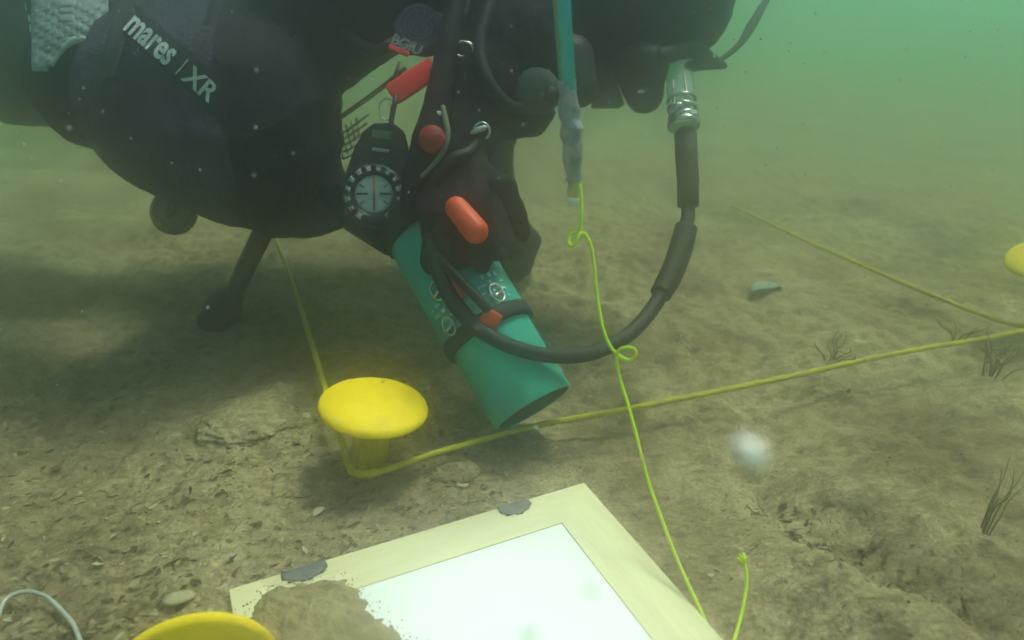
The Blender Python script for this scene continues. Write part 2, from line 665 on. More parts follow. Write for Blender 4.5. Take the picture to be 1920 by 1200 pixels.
# ------------------------------------------------------------------ haze (the water)
bm = bmesh.new()
add_box(bm, Matrix.Translation((0, 0, (HAZE_TOP - 1.2) / 2)), 32, 32, HAZE_TOP + 1.2)
hm = bpy.data.materials.new("green_water")
hm.use_nodes = True
n, l = hm.node_tree.nodes, hm.node_tree.links
n.remove(n["Principled BSDF"])
pv = n.new("ShaderNodeVolumePrincipled")
pv.inputs["Color"].default_value = (*HAZE_COLOR, 1)
pv.inputs["Density"].default_value = HAZE_DENSITY
pv.inputs["Anisotropy"].default_value = HAZE_G
pv.inputs["Absorption Color"].default_value = (*HAZE_ABS, 1)
l.new(pv.outputs[0], n["Material Output"].inputs["Volume"])
tag(obj("haze", bm, hm, smooth=False), "pale green cloudy water filling the whole scene", "haze", kind='stuff')


# ------------------------------------------------------------------ yellow marker pegs
def make_peg(label, base, top, rad):
    """base on the bed, top = centre of cap rim, rad = cap radius"""
    t = thing("marker_peg", label, "marker peg", base, "yellow marker pegs of the survey grid")
    ax = (top - base).normalized()
    L = (top - base).length
    k = rad / 0.055
    M = axis_matrix(base, ax)
    bm = bmesh.new()
    r0, r1 = 0.0155 * k, 0.0195 * k
    add_lathe(bm, [(0, -0.06), (0.004 * k, -0.055), (r0 * 0.95, 0.0), (r0, 0.002), (r1, L - 0.004), (0, L - 0.003)], M, 96,
              flute=lambda r, z, a: r * (1 + 0.06 * math.cos(18 * a)) if z > -0.02 else r)
    obj("shank", bm, M_yellow2, t)
    bm = bmesh.new()
    prof = [(0, L - 0.002), (rad * 0.5, L - 0.002), (rad * 0.93, L - 0.001), (rad, L + 0.0015), (rad * 1.0, L + 0.0035)]
    for i in range(1, 13):
        a = i / 12 * math.pi / 2
        prof.append((rad * math.cos(a) * 0.985 + 0.0, L + 0.0045 + rad * 0.21 * math.sin(a)))
    prof[-1] = (0, prof[-1][1])
    add_lathe(bm, prof, axis_matrix(base, ax), 64)
    obj("cap", bm, M_yellow, t)
    return t


b1 = on_bed(G(690, 880))
t1 = P(700, 768, 0.712)
make_peg("yellow domed peg with rope round its shank, left of the turquoise pipe", b1, t1, 0.0530)
b2 = on_bed(G(372, 1390))
t2 = P(368, 1272, 0.505)
make_peg("yellow peg with only its cap showing beside the white panel's muddy corner", b2, t2, 0.0555)
b3 = on_bed(G(1938, 612))
t3 = P(1943, 490, 0.97)
make_peg("hazy yellow peg cut by the photo's edge where two ropes meet", b3, t3, 0.0360)


# ------------------------------------------------------------------ rope of the grid
def rope_pts(lst, n=6, jit=0.0):
    return spline(lst, n)


RR = 0.0033
pts = [(on_bed(G(440, 250), 0.03), RR), (G(515, 445, 0.03), RR), (G(548, 530, 0.028), RR), (G(580, 628, 0.03), RR), (G(606, 715, 0.035), RR),
       (P(636, 812, 0.715), RR), (P(645, 842, 0.712), RR), (P(655, 878, 0.706), RR), (P(668, 888, 0.695), RR), (P(705, 886, 0.695), RR), (P(745, 874, 0.708), RR),
       (P(800, 855, 0.728), RR), (P(900, 826, 0.752), RR), (P(1000, 799, 0.776), RR), (P(1170, 768, 0.806), RR),
       (P(1340, 735, 0.838), RR), (P(1500, 702, 0.868), RR), (P(1680, 663, 0.90), RR), (P(1850, 634, 0.935), RR), (P(1930, 619, 0.950), RR),
       (P(1962, 611, 0.962), RR), (P(1966, 605, 0.982), RR), (P(1940, 604, 0.998), RR), (G(1890, 606, 0.035), RR), (G(1745, 552, 0.035), RR), (G(1600, 490, 0.03), RR), (G(1500, 446, 0.03), RR), (G(1420, 408, 0.028), RR), (G(1385, 392, 0.0), RR), (G(1340, 375, -0.05), RR)]
bm = bmesh.new()
add_tube(bm, spline(pts, 14), 8, wob=0.35)
tag(obj("rope", bm, M_rope), "thin yellow rope strung low round the pegs to mark the grid square", "rope")

# ------------------------------------------------------------------ framed white panel
A = G(430, 1105, 0.014)
B = G(1095, 905, 0.014)
C = G(1340, 1200, 0.014)
ex = (B - A); W = ex.length; ex.normalize()
ey = (C - B); ey = (ey - ex * ey.dot(ex)).normalized()      # towards the camera
H = 0.27
ez = Vector((0, 0, 1))
board = thing("framed_panel", "white rectangular panel in a cream wooden frame, one corner under mud", "panel", Vector((A.x, A.y, 0)))


wa = math.atan2(ex.y, ex.x)
WOOD = [mat("cream_painted_wood", (0.62, 0.54, 0.30), 0.75, (0.76, 0.69, 0.42), 55, bump=0.3, bscale=90, stretch=(0.10, 1, 1), rotz=-wa + t_, lo=0.28, hi=0.58) for t_ in (0, math.pi / 2)]


def BP(u, v, h=0.0):
    return A + ex * u + ey * v + ez * h


def rail(u0, v0, u1, v1, mitre):
    """a rail from outer edge to inner edge given as 4 corners"""
    bm = bmesh.new()
    add_hull(bm, [BP(u, v, h) for (u, v) in mitre for h in (-0.013, 0.0)])
    return bm


FT, FR = 0.041, 0.046
g = 0.00006
obj("rail", rail(0, 0, 0, 0, [(0, 0), (W, 0), (W - FR + g, FT - g), (FR - g, FT - g)]), WOOD[0], board, smooth=False)
obj("rail", rail(0, 0, 0, 0, [(W, g * 2), (W, H - g * 2), (W - FR, H - FT - g), (W - FR, FT + g)]), WOOD[1], board, smooth=False)
obj("rail", rail(0, 0, 0, 0, [(0, g * 2), (0, H - g * 2), (FR, H - FT - g), (FR, FT + g)]), WOOD[1], board, smooth=False)
obj("rail", rail(0, 0, 0, 0, [(0, H), (W, H), (W - FR + g, H - FT + g), (FR - g, H - FT + g)]), WOOD[0], board, smooth=False)
bm = bmesh.new()
add_hull(bm, [BP(u, v, h) for (u, v) in [(FR - 0.004, FT - 0.004), (W - FR + 0.004, FT - 0.004), (W - FR + 0.004, H - FT + 0.004), (FR - 0.004, H - FT + 0.004)] for h in (-0.010, -0.0012)])
obj("white_sheet", bm, M_panel, board, smooth=False)


def tape_patch(u, wd, dep):
    bm = bmesh.new()
    N = 10
    prof = [(-0.0012, -0.011), (-0.0015, 0.0002), (0.001, 0.0014)] + [(dep * k / 6, 0.0014) for k in range(1, 7)]
    rows = []
    for v, h in prof:
        rows.append([bm.verts.new(BP(u + wd * (i / N - 0.5) + 0.002 * noise.noise(Vector((v * 400, i, u * 90))) + (0.004 if v > dep * 0.6 else 0) * (0.5 - i / N) * 2,
                                     v + (0.0035 * noise.noise(Vector((i * 0.9, u * 70, 3))) - 0.0022 * abs(i / N - 0.5) * 4 if v > dep * 0.9 else 0),
                                     h + 0.0007 * noise.noise(Vector((i * 0.7, v * 300, u * 50))))) for i in range(N + 1)])
    for a, b in zip(rows, rows[1:]):
        for i in range(N):
            bm.faces.new((a[i], a[i + 1], b[i + 1], b[i]))
    o = obj("tape_patch", bm, M_patch, board)
    m = o.modifiers.new("s", 'SOLIDIFY')
    m.thickness = 0.0006
    return o


def board_u(px, py):
    q = G(px, py, 0.014) - A
    return q.dot(ex), q.dot(ey)


ua, va = board_u(574, 1080)
tape_patch(ua, 0.036, 0.017)
ub, vb = board_u(973, 962)
tape_patch(ub, 0.031, 0.016)

# mud heaped over the panel's near left corner
outline = [(470, 1140), (500, 1108), (540, 1098), (600, 1090), (648, 1088), (672, 1110), (690, 1140), (720, 1172), (750, 1188), (770, 1215), (800, 1260), (700, 1330), (560, 1340), (470, 1300), (462, 1220), (465, 1170)]
pol = [board_u(*p) for p in outline]


def inside(u, v):
    c = False
    j = len(pol) - 1
    for i in range(len(pol)):
        if (pol[i][1] > v) != (pol[j][1] > v) and u < (pol[j][0] - pol[i][0]) * (v - pol[i][1]) / (pol[j][1] - pol[i][1]) + pol[i][0]:
            c = not c
        j = i
    return c


def edge_d(u, v):
    q = Vector((u, v, 0))
    return min(seg_dist(q, Vector((*pol[i], 0)), Vector((*pol[i - 1], 0))) for i in range(len(pol)))


u0, u1 = min(p[0] for p in pol) - .01, max(p[0] for p in pol) + .01
v0, v1 = min(p[1] for p in pol) - .01, max(p[1] for p in pol) + .01
bm = bmesh.new()
st = 0.0022
NU, NV = int((u1 - u0) / st), int((v1 - v0) / st)
grid = {}
for j in range(NV):
    for i in range(NU):
        u, v = u0 + i * st, v0 + j * st
        q = Vector((u, v, 0))
        d = edge_d(u, v) * (1 if inside(u, v) else -1) + 0.006 * noise.fractal(q * 130, 0.9, 2, 4)
        hh = 0.0006 + 0.0125 * (1 - math.exp(-(max(d, 0) / 0.016) ** 1.5)) if d > 0 else -0.003
        hh += (0.0035 * noise.fractal(q * 60, 0.8, 2, 4) + 0.002 * noise.fractal(q * 200, 0.8, 2, 3)) * (min(max(d, 0) / 0.01, 1))
        grid[i, j] = (bm.verts.new(BP(u, v, hh)), d)
for j in range(NV - 1):
    for i in range(NU - 1):
        q = [grid[i, j], grid[i + 1, j], grid[i + 1, j + 1], grid[i, j + 1]]
        if max(a[1] for a in q) > -0.001:
            bm.faces.new([a[0] for a in q])
bmesh.ops.delete(bm, geom=[v for v in bm.verts if not v.link_faces], context='VERTS')
for _k in range(260):            # loose grains round the heap's edge
    a_ = random.randrange(len(pol))
    t_ = random.random()
    gu = pol[a_][0] * t_ + pol[a_ - 1][0] * (1 - t_) + random.gauss(0, 0.0055)
    gv = pol[a_][1] * t_ + pol[a_ - 1][1] * (1 - t_) + random.gauss(0, 0.0055)
    if not (0.002 < gu < W - 0.002 and 0.002 < gv < H - 0.002): continue
    bmesh.ops.create_icosphere(bm, subdivisions=1, radius=random.uniform(0.0003, 0.0008), matrix=Matrix.Translation(BP(gu, gv, 0.0004)))
# give the heap a bottom by extruding its rim down
rim = [e for e in bm.edges if len(e.link_faces) == 1]
ret = bmesh.ops.extrude_edge_only(bm, edges=rim)
for v in [x for x in ret['geom'] if isinstance(x, bmesh.types.BMVert)]:
    v.co.z -= 0.006
tag(obj("silt_heap", bm, M_silt), "lumpy brown heap of silt spilled over the panel's left corner", "silt")


# ------------------------------------------------------------------ THE DIVER
base = Vector((-0.12, 0.95, 0))
person = thing("person", "scuba diver in black suit and dark shorts hovering head down over the pipe", "person", base)


def cap(bm, a, b):
    add_capsule(bm, a[0], a[1], b[0], b[1])


def chain(bm, lst):
    for a, b in zip(lst, lst[1:]):
        cap(bm, a, b)


def add_hand(bm, wrist, fwd, palm, side, curl, spread=0.10, s=1.0, thumb_curl=0.5):
    """gloved hand: fwd wrist->knuckles, palm = direction the palm faces, side = direction of the thumb"""
    fwd = fwd.normalized()
    palm = (palm - fwd * palm.dot(fwd)).normalized()
    side = (side - fwd * side.dot(fwd) - palm * side.dot(palm)).normalized()
    pl = 0.088 * s
    kn = []
    for i, o in enumerate((0.030, 0.010, -0.011, -0.031)):
        k = wrist + fwd * (pl - 0.004 * abs(i - 1)) + side * o * s
        kn.append(k)
        cap(bm, (wrist + side * o * 0.55 * s, 0.021 * s), (k, 0.0135 * s))
    for a, b in zip(kn, kn[1:]):
        cap(bm, (a - fwd * 0.012, 0.014 * s), (b - fwd * 0.012, 0.014 * s))
    ln = ((0.043, 0.026, 0.022), (0.048, 0.030, 0.024), (0.045, 0.028, 0.023), (0.035, 0.022, 0.020))
    for i, k in enumerate(kn):
        d = (fwd + side * (0.12 - 0.08 * i) * spread * 8).normalized()
        p, ang = k, 0.0
        r = 0.0118 * s
        for j, L in enumerate(ln[i]):
            ang += curl[i][j]
            q = p + (d * math.cos(ang) + palm * math.sin(ang)) * L * s
            cap(bm, (p, r), (q, r * 0.93))
            p, r = q, r * 0.93
    # thumb from the side of the palm
    p = wrist + fwd * 0.022 * s + side * 0.026 * s + palm * 0.006
    d = (fwd * 0.55 + side * 0.75 + palm * 0.35).normalized()
    q = p + d * 0.040 * s
    cap(bm, (p, 0.0155 * s), (q, 0.0135 * s))
    d = (fwd * 0.75 + side * 0.2 + palm * (0.4 + thumb_curl)).normalized()
    q2 = q + d * 0.032 * s
    cap(bm, (q, 0.0135 * s), (q2, 0.0125 * s))
    d = (d + palm * 0.35 - side * 0.25).normalized()
    cap(bm, (q2, 0.0125 * s), (q2 + d * 0.024 * s, 0.0105 * s))


bm = Solid()
# pelvis and trunk (two side by side runs make it broad)
near_hip = (P(490, 215, 0.90), 0.088)
far_hip = (P(500, 190, 1.10), 0.090)
for dd in (0.93, 1.00, 1.08):
    chain(bm, [(P(480, 130, dd), 0.090), (P(640, -20, dd), 0.094), (P(780, -95, dd), 0.108), (P(900, -150, dd), 0.105)])
cap(bm, near_hip, far_hip)
# near leg: thigh towards the left, shin folded up
near_knee = (P(192, 152, 0.815), 0.069)
chain(bm, [near_hip, (P(330, 180, 0.845), 0.082), near_knee])
chain(bm, [near_knee, (P(165, -20, 0.83), 0.060), (P(140, -220, 0.87), 0.058), (P(130, -420, 0.93), 0.042)])
chain(bm, [(P(130, -420, 0.93), 0.042), (P(40, -520, 0.94), 0.040)])
# far leg
far_knee = (P(28, 130, 1.14), 0.078)
chain(bm, [far_hip, (P(250, 150, 1.12), 0.088), far_knee])
chain(bm, [far_knee, (P(10, -40, 1.15), 0.066), (P(-20, -220, 1.2), 0.056), (P(-30, -380, 1.26), 0.042)])
chain(bm, [(P(-30, -380, 1.26), 0.042), (P(-110, -460, 1.27), 0.040)])
# shoulders, neck
near_sh = (P(985, -75, 0.87), 0.075)
far_sh = (P(980, -70, 1.13), 0.075)
cap(bm, near_sh, far_sh)
cap(bm, near_sh, (P(840, -120, 0.93), 0.10))
cap(bm, far_sh, (P(840, -120, 1.08), 0.10))
chain(bm, [(P(960, -110, 1.0), 0.085), (P(1090, -60, 0.97), 0.062), (P(1180, -20, 0.94), 0.070)])
# head in its hood, looking down: skull, face, jaw
hc = P(1205, -10, 0.93)
add_ellipsoid(bm, hc, CX * 0.118, CU * 0.098, CF * 0.082)
add_ellipsoid(bm, P(1170, 45, 0.93), CX * 0.085, CU * 0.070, CF * 0.068)
cap(bm, (P(1085, 60, 0.93), 0.045), (P(1150, 75, 0.93), 0.055))
cap(bm, (P(1195, 100, 0.93), 0.012), (P(1160, 128, 0.93), 0.015))     # nose
for s_ in (-1, 1):                                                     # ears under the hood
    cap(bm, (P(1170, -5, 0.93) + CF * 0.078 * s_, 0.012), (P(1185, 25, 0.93) + CF * 0.080 * s_, 0.010))
    cap(bm, (P(1225, 98, 0.93) + CF * 0.03 * s_, 0.012), (P(1228, 98, 0.93) + CF * 0.032 * s_, 0.012))  # brow
# near arm down to the pipe's valve
elbow = (P(898, 165, 0.815), 0.044)
wrist = P(852, 300, 0.785)
chain(bm, [near_sh, (P(950, 60, 0.84), 0.060), elbow])
chain(bm, [elbow, (P(880, 245, 0.80), 0.034), (wrist, 0.027)])
add_hand(bm, wrist, P(852, 400, 0.740) - wrist, CF * 0.9 + CX * 0.2, CX, [(0.65, 1.1, 0.7), (0.7, 1.15, 0.7), (0.75, 1.2, 0.7), (0.8, 1.2, 0.7)], s=0.92)
# far arm, hand on the bed
felbow = (P(925, 130, 1.20), 0.052)
fw = P(922, 372, 1.20)
chain(bm, [far_sh, (P(960, 30, 1.18), 0.060), felbow])
chain(bm, [felbow, (P(912, 240, 1.21), 0.046), (fw, 0.036)])
add_hand(bm, fw, P(985, 455, 1.21) - fw, -CX * 0.6 - CU * 0.8 - CF * 0.2, -CF, [(1.0, 1.2, 0.9), (1.1, 1.25, 0.9), (1.15, 1.25, 0.9), (1.2, 1.25, 0.9)], s=1.12)


def wr(co):
    return 0.0040 * noise.fractal(Vector((co.x * 14, co.y * 14, co.z * 22)), 0.9, 2, 3) + 0.0010 * noise.fractal(Vector((co.x * 60, co.y * 60, co.z * 25)), 0.9, 2, 3)


body, BV = remeshed("body", bm, 0.0042, M_suit, person, 4, wr)

# dark shorts with pocket over thigh and hip
bm = Solid()
kdir = (P(192, 120, 0.825) - P(490, 235, 0.88)).normalized()
add_frustum(bm, P(226, 96, 0.80), 0.0985, P(350, 148, 0.83), 0.106)
add_capsule(bm, P(330, 185, 0.83), 0.1075, P(455, 245, 0.865), 0.108)
add_capsule(bm, P(455, 245, 0.865), 0.106, P(500, 190, 1.10), 0.105)
add_capsule(bm, P(455, 245, 0.865), 0.106, P(510, 70, 0.95), 0.090)
add_capsule(bm, P(500, 190, 1.10), 0.105, P(510, 70, 1.05), 0.095)
add_frustum(bm, P(200, 140, 1.12), 0.100, P(500, 190, 1.10), 0.105)
add_capsule(bm, P(400, 300, 0.86), 0.058, P(520, 345, 0.88), 0.055)
add_hull(bm, [P(x, y, d) for x, y in ((480, 310), (640, 300), (470, 425), (500, 440), (588, 448), (606, 426), (652, 426), (654, 350)) for d in (0.85, 0.93)])


def wr2(co):
    return 0.0055 * (1 - 2 * abs(noise.noise(Vector((co.x * 7 + co.z * 5, co.y * 7, co.z * 15))))) - 0.003 + 0.003 * noise.fractal(Vector((co.x * 9, co.y * 9, co.z * 14)), 0.9, 2, 3) + 0.0016 * noise.fractal(co * 45, 0.9, 2, 3)


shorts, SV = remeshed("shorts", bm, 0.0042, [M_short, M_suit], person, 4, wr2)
falloff_p = P(418, 150, 0.80)
falloff_n = (CX * 0.97 + CU * 0.10 + CF * 0.22).normalized()
for f in shorts.data.polygons:  # hip faces go black, putting the light's falloff into the cloth colour
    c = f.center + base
    if (c - falloff_p).dot(falloff_n) + 0.004 * math.sin(c.z * 40) > 0: f.material_index = 1


def both_cast(px, py, which):
    best = None
    o, d = CO, ray(px, py).normalized()
    for bv in which:
        h = bv.ray_cast(o, d)
        if h[0] is not None and (best is None or h[3] < best[1]):
            best = (h[0], h[3])
    return best[0] if best else None


def drape(bm, which, off):
    """lay a flat picture-space outline onto the real cloth surface below it"""
    dead = []
    for v in bm.verts:
        h = both_cast(v.co.x, v.co.y, which)
        if h is None:
            dead.append(v)
        else:
            v.co = h - ray(v.co.x, v.co.y).normalized() * (off + v.co.z)
    bmesh.ops.delete(bm, geom=dead, context='VERTS')
    return bm


def grid_px(x0, y0, ux, uy, L, Hh, nL, nH):
    bm = bmesh.new()
    g_ = [[bm.verts.new((x0 + ux[0] * L * i / nL + uy[0] * Hh * j / nH, y0 + ux[1] * L * i / nL + uy[1] * Hh * j / nH, 0)) for i in range(nL + 1)] for j in range(nH + 1)]
    for j in range(nH):
        for i in range(nL):
            bm.faces.new((g_[j][i], g_[j][i + 1], g_[j + 1][i + 1], g_[j + 1][i]))
    return bm


# print on the thigh pocket: a dark band with pale lettering
ang = R_(41.0)
ux, uy = (math.cos(ang), math.sin(ang)), (math.sin(ang), -math.cos(ang))
band = obj("print_band", drape(grid_px(216, 52, ux, uy, 262, 58, 60, 12), [SV], 0.0012), M_band, person)


def print_word(word, px, py, size, bold, sx=1.0, shear=0.0):
    t = text_mesh(word, 1.0, bold)
    bmesh.ops.triangulate(t, faces=t.faces)
    bmesh.ops.subdivide_edges(t, edges=[e for e in t.edges if e.calc_length() > 0.12], cuts=1)
    for v in t.verts:
        a, b = v.co.x * size * sx + v.co.y * size * shear, v.co.y * size
        v.co = Vector((px + ux[0] * a + uy[0] * b, py + ux[1] * a + uy[1] * b, 0))
    return drape(t, [SV], 0.0030)


o = obj("lettering", print_word("mares", 230, 52, 69, 0.028, 0.64), M_letter, person, smooth=False)
bar = grid_px(328, 138, ux, uy, 2.6, 36, 1, 5)
obj("print_bar", drape(bar, [SV], 0.0026), M_letter, person, smooth=False)
o = obj("lettering", print_word("XR", 340, 148, 50, 0.022, 1.02), M_letter, person, smooth=False)

# hem band round the leg opening
M = axis_matrix(P(226, 96, 0.80), P(226, 96, 0.80) - P(350, 148, 0.83))
bm = bmesh.new()
add_lathe(bm, [(0.0965, -0.012), (0.1012, -0.012), (0.1015, 0.003), (0.096, 0.004), (0.093, -0.002), (0.0965, -0.012)], M, 64)
obj("hem", bm, M_short_hem, person)

# knee pad: bumpy grey rubber with a pale arched rim
bm = bmesh.new()
st = 2.2
gr = {}
for j in range(-40, 62):
    for i in range(0, 64):
        x, y = 64 + i * st, j * st
        yb = 74 + max(0, abs(x - 152) / 52) ** 2.2 * 42
        if y > yb: continue
        bump = 0.0016 * max(0, math.sin(x / 11.0 * 2 * math.pi / 2) * math.sin((y + 0.25 * x) / 9.5 * 2 * math.pi / 2)) ** 0.8 if True else 0
        if 116 < x < 140 and 6 < y < 48:           # smooth moulded emblem field
            bump = 0.0004 if (y % 14 < 7) else 0.0018
        gr[i, j] = bm.verts.new((x, y, bump))
for (i, j) in list(gr):
    q = [(i, j), (i + 1, j), (i + 1, j + 1), (i, j + 1)]
    if all(k in gr for k in q):
        bm.faces.new([gr[k] for k in q])
drape(bm, [BV], 0.0035)
bmesh.ops.delete(bm, geom=[f for f in bm.faces if max(e.calc_length() for e in f.edges) > 0.006], context='FACES')
bmesh.ops.delete(bm, geom=[v for v in bm.verts if not v.link_faces], context='VERTS')
kp = obj("knee_pad", bm, M_pad, person)
sm = kp.modifiers.new("s", 'SOLIDIFY'); sm.thickness = 0.003; sm.offset = -1
rimp = []
for k in range(40):
    x = 96 + k * 2.6
    y = 74 + max(0, abs(x - 152) / 52) ** 2.2 * 42
    h = both_cast(x, min(y, 150), [BV])
    if h is not None:
        rimp.append((h - ray(x, y).normalized() * 0.004, 0.0042 - 0.0016 * abs(k - 20) / 20))
bm = bmesh.new()
add_tube(bm, rimp, 8)
obj("pad_rim", bm, M_padrim, kp)

# small worn marks on the far leg
bm = bmesh.new()
for (x0_, y0_, h_) in ((48, 4, 16), (53, 28, 12), (56, 46, 14)):
    g_ = grid_px(x0_, y0_ + h_, (1, 0.1), (-0.1, -1), 5, h_, 1, 3)
    me_ = bpy.data.meshes.new('m')
    g_.to_mesh(me_)
    g_.free()
    bm.from_mesh(me_)
    bpy.data.meshes.remove(me_)
drape(bm, [BV], 0.003)
obj('leg_marks', bm, M_letter, person, smooth=False)

# chest strap webbing and buckle below the thigh
bm = bmesh.new()
add_tube(bm, spline([(P(742, 60, 0.84), 0.010), (P(800, 40, 0.83), 0.012), (P(880, 60, 0.82), 0.012), (P(980, 20, 0.80), 0.012)], 8), 8)
obj("chest_strap", bm, M_web, person)
bm = bmesh.new()
add_box(bm, frame_matrix(P(252, 318, 0.88), (CX * 0.85 - CU * 0.5).normalized(), (CU * 0.85 + CX * 0.5).normalized(), -CF), 0.026, 0.010, 0.006, 0.002)
obj("buckle", bm, M_tape, person)

# buoyancy wing and tank over the back (above the frame)
bm = Solid()
for dd in (0.86, 1.14):
    chain(bm, [(P(560, -120, dd), 0.055), (P(700, -230, dd), 0.065), (P(860, -300, dd), 0.055)])
remeshed("buoyancy_wing", bm, 0.008, M_suit, person, 5)
bm = bmesh.new()
p0, p1 = P(500, -180, 1.0), P(900, -360, 1.0)
L = (p1 - p0).length
add_lathe(bm, [(0, 0), (0.05, 0.002), (0.085, 0.03), (0.086, L * 0.8), (0.07, L * 0.93), (0.03, L * 0.99), (0.02, L * 1.05), (0, L * 1.05)], axis_matrix(p0, p1 - p0), 32)
obj("air_tank", bm, M_tape, person)
# fins
for kp_, d0 in (((40, -520), 0.94), ((-110, -460), 1.27)):
    p = P(kp_[0], kp_[1], d0)
    bm = bmesh.new()
    ax_ = (P(kp_[0] - 90, kp_[1] - 100, d0) - p).normalized()
    sd_ = CF.copy()
    nn = ax_.cross(sd_).normalized()
    add_hull(bm, [p + sd_ * a * 0.05 + nn * b * 0.03 - ax_ * 0.05 for a in (-1, 1) for b in (-1, 1)] + [p + ax_ * 0.34 + sd_ * a * 0.10 + nn * b * 0.004 for a in (-1, 1) for b in (-1, 1)])
    bmesh.ops.bevel(bm, geom=bm.edges[:], offset=0.004, segments=2, affect='EDGES')
    obj("fin", bm, M_rubber, person)

# hoses over the chest
for hp_ in ([(985, 205, .80), (950, 195, .775), (915, 150, .765), (900, 90, .77), (915, 20, .78), (950, -60, .80)],
            [(905, 250, .79), (880, 285, .76), (845, 300, .75), (815, 340, .755), (800, 400, .765)],
            [(640, 60, .87), (700, 95, .85), (745, 80, .83), (800, 95, .80), (850, 60, .79), (880, 0, .80)]):
    bm = bmesh.new()
    add_tube(bm, spline([(P(*q), 0.0068) for q in hp_], 10), 12)
    obj("air_hose", bm, M_rubber, person)
bm = bmesh.new()
add_tube(bm, [(P(868, 92, .775) + CX * 0.011 * math.cos(R_(a)) + CU * 0.008 * math.sin(R_(a)), 0.0016) for a in range(0, 375, 15)], 8, cap=False)
obj("d_ring", bm, M_steel, person)

# ---- mask and regulator on the face
bm = Solid()
add_capsule(bm, P(1215, 120, 0.885), 0.026, P(1215, 120, 0.975), 0.026)
add_capsule(bm, P(1190, 120, 0.89), 0.024, P(1190, 120, 0.97), 0.024)
add_hull(bm, [P(x, y, d) for x, y in ((1140, 105), (1250, 105), (1244, 185), (1232, 206), (1212, 214), (1190, 212), (1172, 190)) for d in (0.885, 0.975)])
mask, _ = remeshed("mask", bm, 0.004, M_rubber, person, 6)
bm = Solid()
add_hull(bm, [P(x, y, d) for x, y in ((1118, 110), (1146, 120), (1172, 196), (1160, 204), (1108, 204), (1110, 150)) for d in (0.895, 0.965)])
remeshed("mask_skirt", bm, 0.0025, M_skirt, mask, 3)
bm = bmesh.new()
add_box(bm, frame_matrix(P(1202, 172, 0.886), CX, CU, -CF), 0.009, 0.0055, 0.004, 0.0015)
obj("mask_clip", bm, M_steel, mask)
bm = Solid()
chain(bm, [(P(1240, 105, 0.868), 0.011), (P(1300, 90, 0.90), 0.010), (P(1322, 110, 0.91), 0.012), (P(1358, 124, 0.91), 0.005)])
add_capsule(bm, P(1290, 125, 0.905), 0.007, P(1355, 122, 0.91), 0.005)
remeshed("mask_strap", bm, 0.003, M_rubber, person, 4)
bm = bmesh.new()
add_tube(bm, spline([(P(1320, 122, 0.905), 0.003), (P(1350, 112, 0.91), 0.0032), (P(1385, 85, 0.915), 0.004), (P(1408, 50, 0.92), 0.0062), (P(1425, 20, 0.925), 0.005), (P(1440, -15, 0.93), 0.0035), (P(1430, -90, 0.94), 0.003), (P(1370, -110, 0.94), 0.003)], 8), 8)
obj("strap_tail", bm, M_rubber, person)
# regulator: round translucent faceplate and dark exhaust tee
bm = bmesh.new()
Mr = frame_matrix(P(1006, 172, 0.80), CX, CU, -CF)
add_lathe(bm, [(0, -0.020), (0.020, -0.020), (0.0255, -0.012), (0.0255, 0.004), (0.022, 0.010), (0.012, 0.012), (0, 0.012)], Mr, 36)
reg = obj("regulator", bm, M_skirt, person)
bm = Solid()
chain(bm, [(P(915, 235, 0.815), 0.020), (P(955, 226, 0.815), 0.020), (P(1000, 230, 0.815), 0.0155), (P(1028, 212, 0.815), 0.009)])
remeshed("exhaust_tee", bm, 0.003, M_rubber, reg, 4)
bm = Solid()
chain(bm, [(P(1070, 110, 0.86), 0.028), (P(1085, 165, 0.855), 0.022), (P(1060, 185, 0.85), 0.012), (P(1040, 172, 0.845), 0.010)])
remeshed("mouthpiece", bm, 0.003, M_rubber, reg, 4)
bm = bmesh.new()
add_lathe(bm, [(0, 0), (0.008, 0), (0.009, 0.003), (0.006, 0.006), (0, 0.006)], frame_matrix(P(1033, 178, 0.786), CX, CU, -CF), 20)
obj("purge_knob", bm, M_blackpl, reg)

# ---- round emblem patch on the chest, with letters and a red lower edge
pc = P(782, 52, 0.795)
ra = R_(-24)
pxv = (CX * math.cos(ra) + CU * math.sin(ra)).normalized()
pyv = (CU * math.cos(ra) - CX * math.sin(ra)).normalized()
PM = frame_matrix(pc, pxv, pyv, -CF)
bm = bmesh.new()
outl = []
for k in range(28):
    a = 2 * math.pi * k / 28
    x, y = 0.0245 * math.cos(a), 0.0270 * math.sin(a)
    if y < -0.010: x *= 0.9; y = y * 1.15
    outl.append((x, y))
add_hull(bm, [PM @ Vector((x, y, z)) for x, y in outl for z in (-0.0015, 0.0)])
patch = obj("emblem_patch", bm, M_navy, person, sharp=0.6)
bm = bmesh.new()
for rr, a0, a1 in ((0.0205, 20, 330), (0.0155, 60, 400), (0.0105, 100, 380), (0.006, 0, 300)):
    add_tube(bm, [(PM @ Vector((rr * math.cos(R_(a)), 0.003 + rr * math.sin(R_(a)), 0.0006)), 0.0006) for a in range(a0, a1, 10)], 6)
for a in (40, 75, 110, 150):
    add_tube(bm, [(PM @ Vector((r * math.cos(R_(a + r * 900)), 0.003 + r * math.sin(R_(a + r * 900)), 0.0008)), 0.0007) for r in (0.003, 0.007, 0.011, 0.015, 0.0195)], 6)
obj("emblem", bm, M_thread, patch)
t = text_mesh("BGfU", 0.0155, 0.0004, 0.0004)
t.transform(PM @ Matrix.Translation((-0.0200, -0.0268, 0.0010)))
obj("lettering", t, M_thread2, patch, smooth=False)
bm = bmesh.new()
add_box(bm, frame_matrix(pc - pyv * 0.0305 - pxv * 0.008, pxv, pyv, -CF), 0.024, 0.006, 0.003, 0.001)
obj("red_edge", bm, M_red, patch)

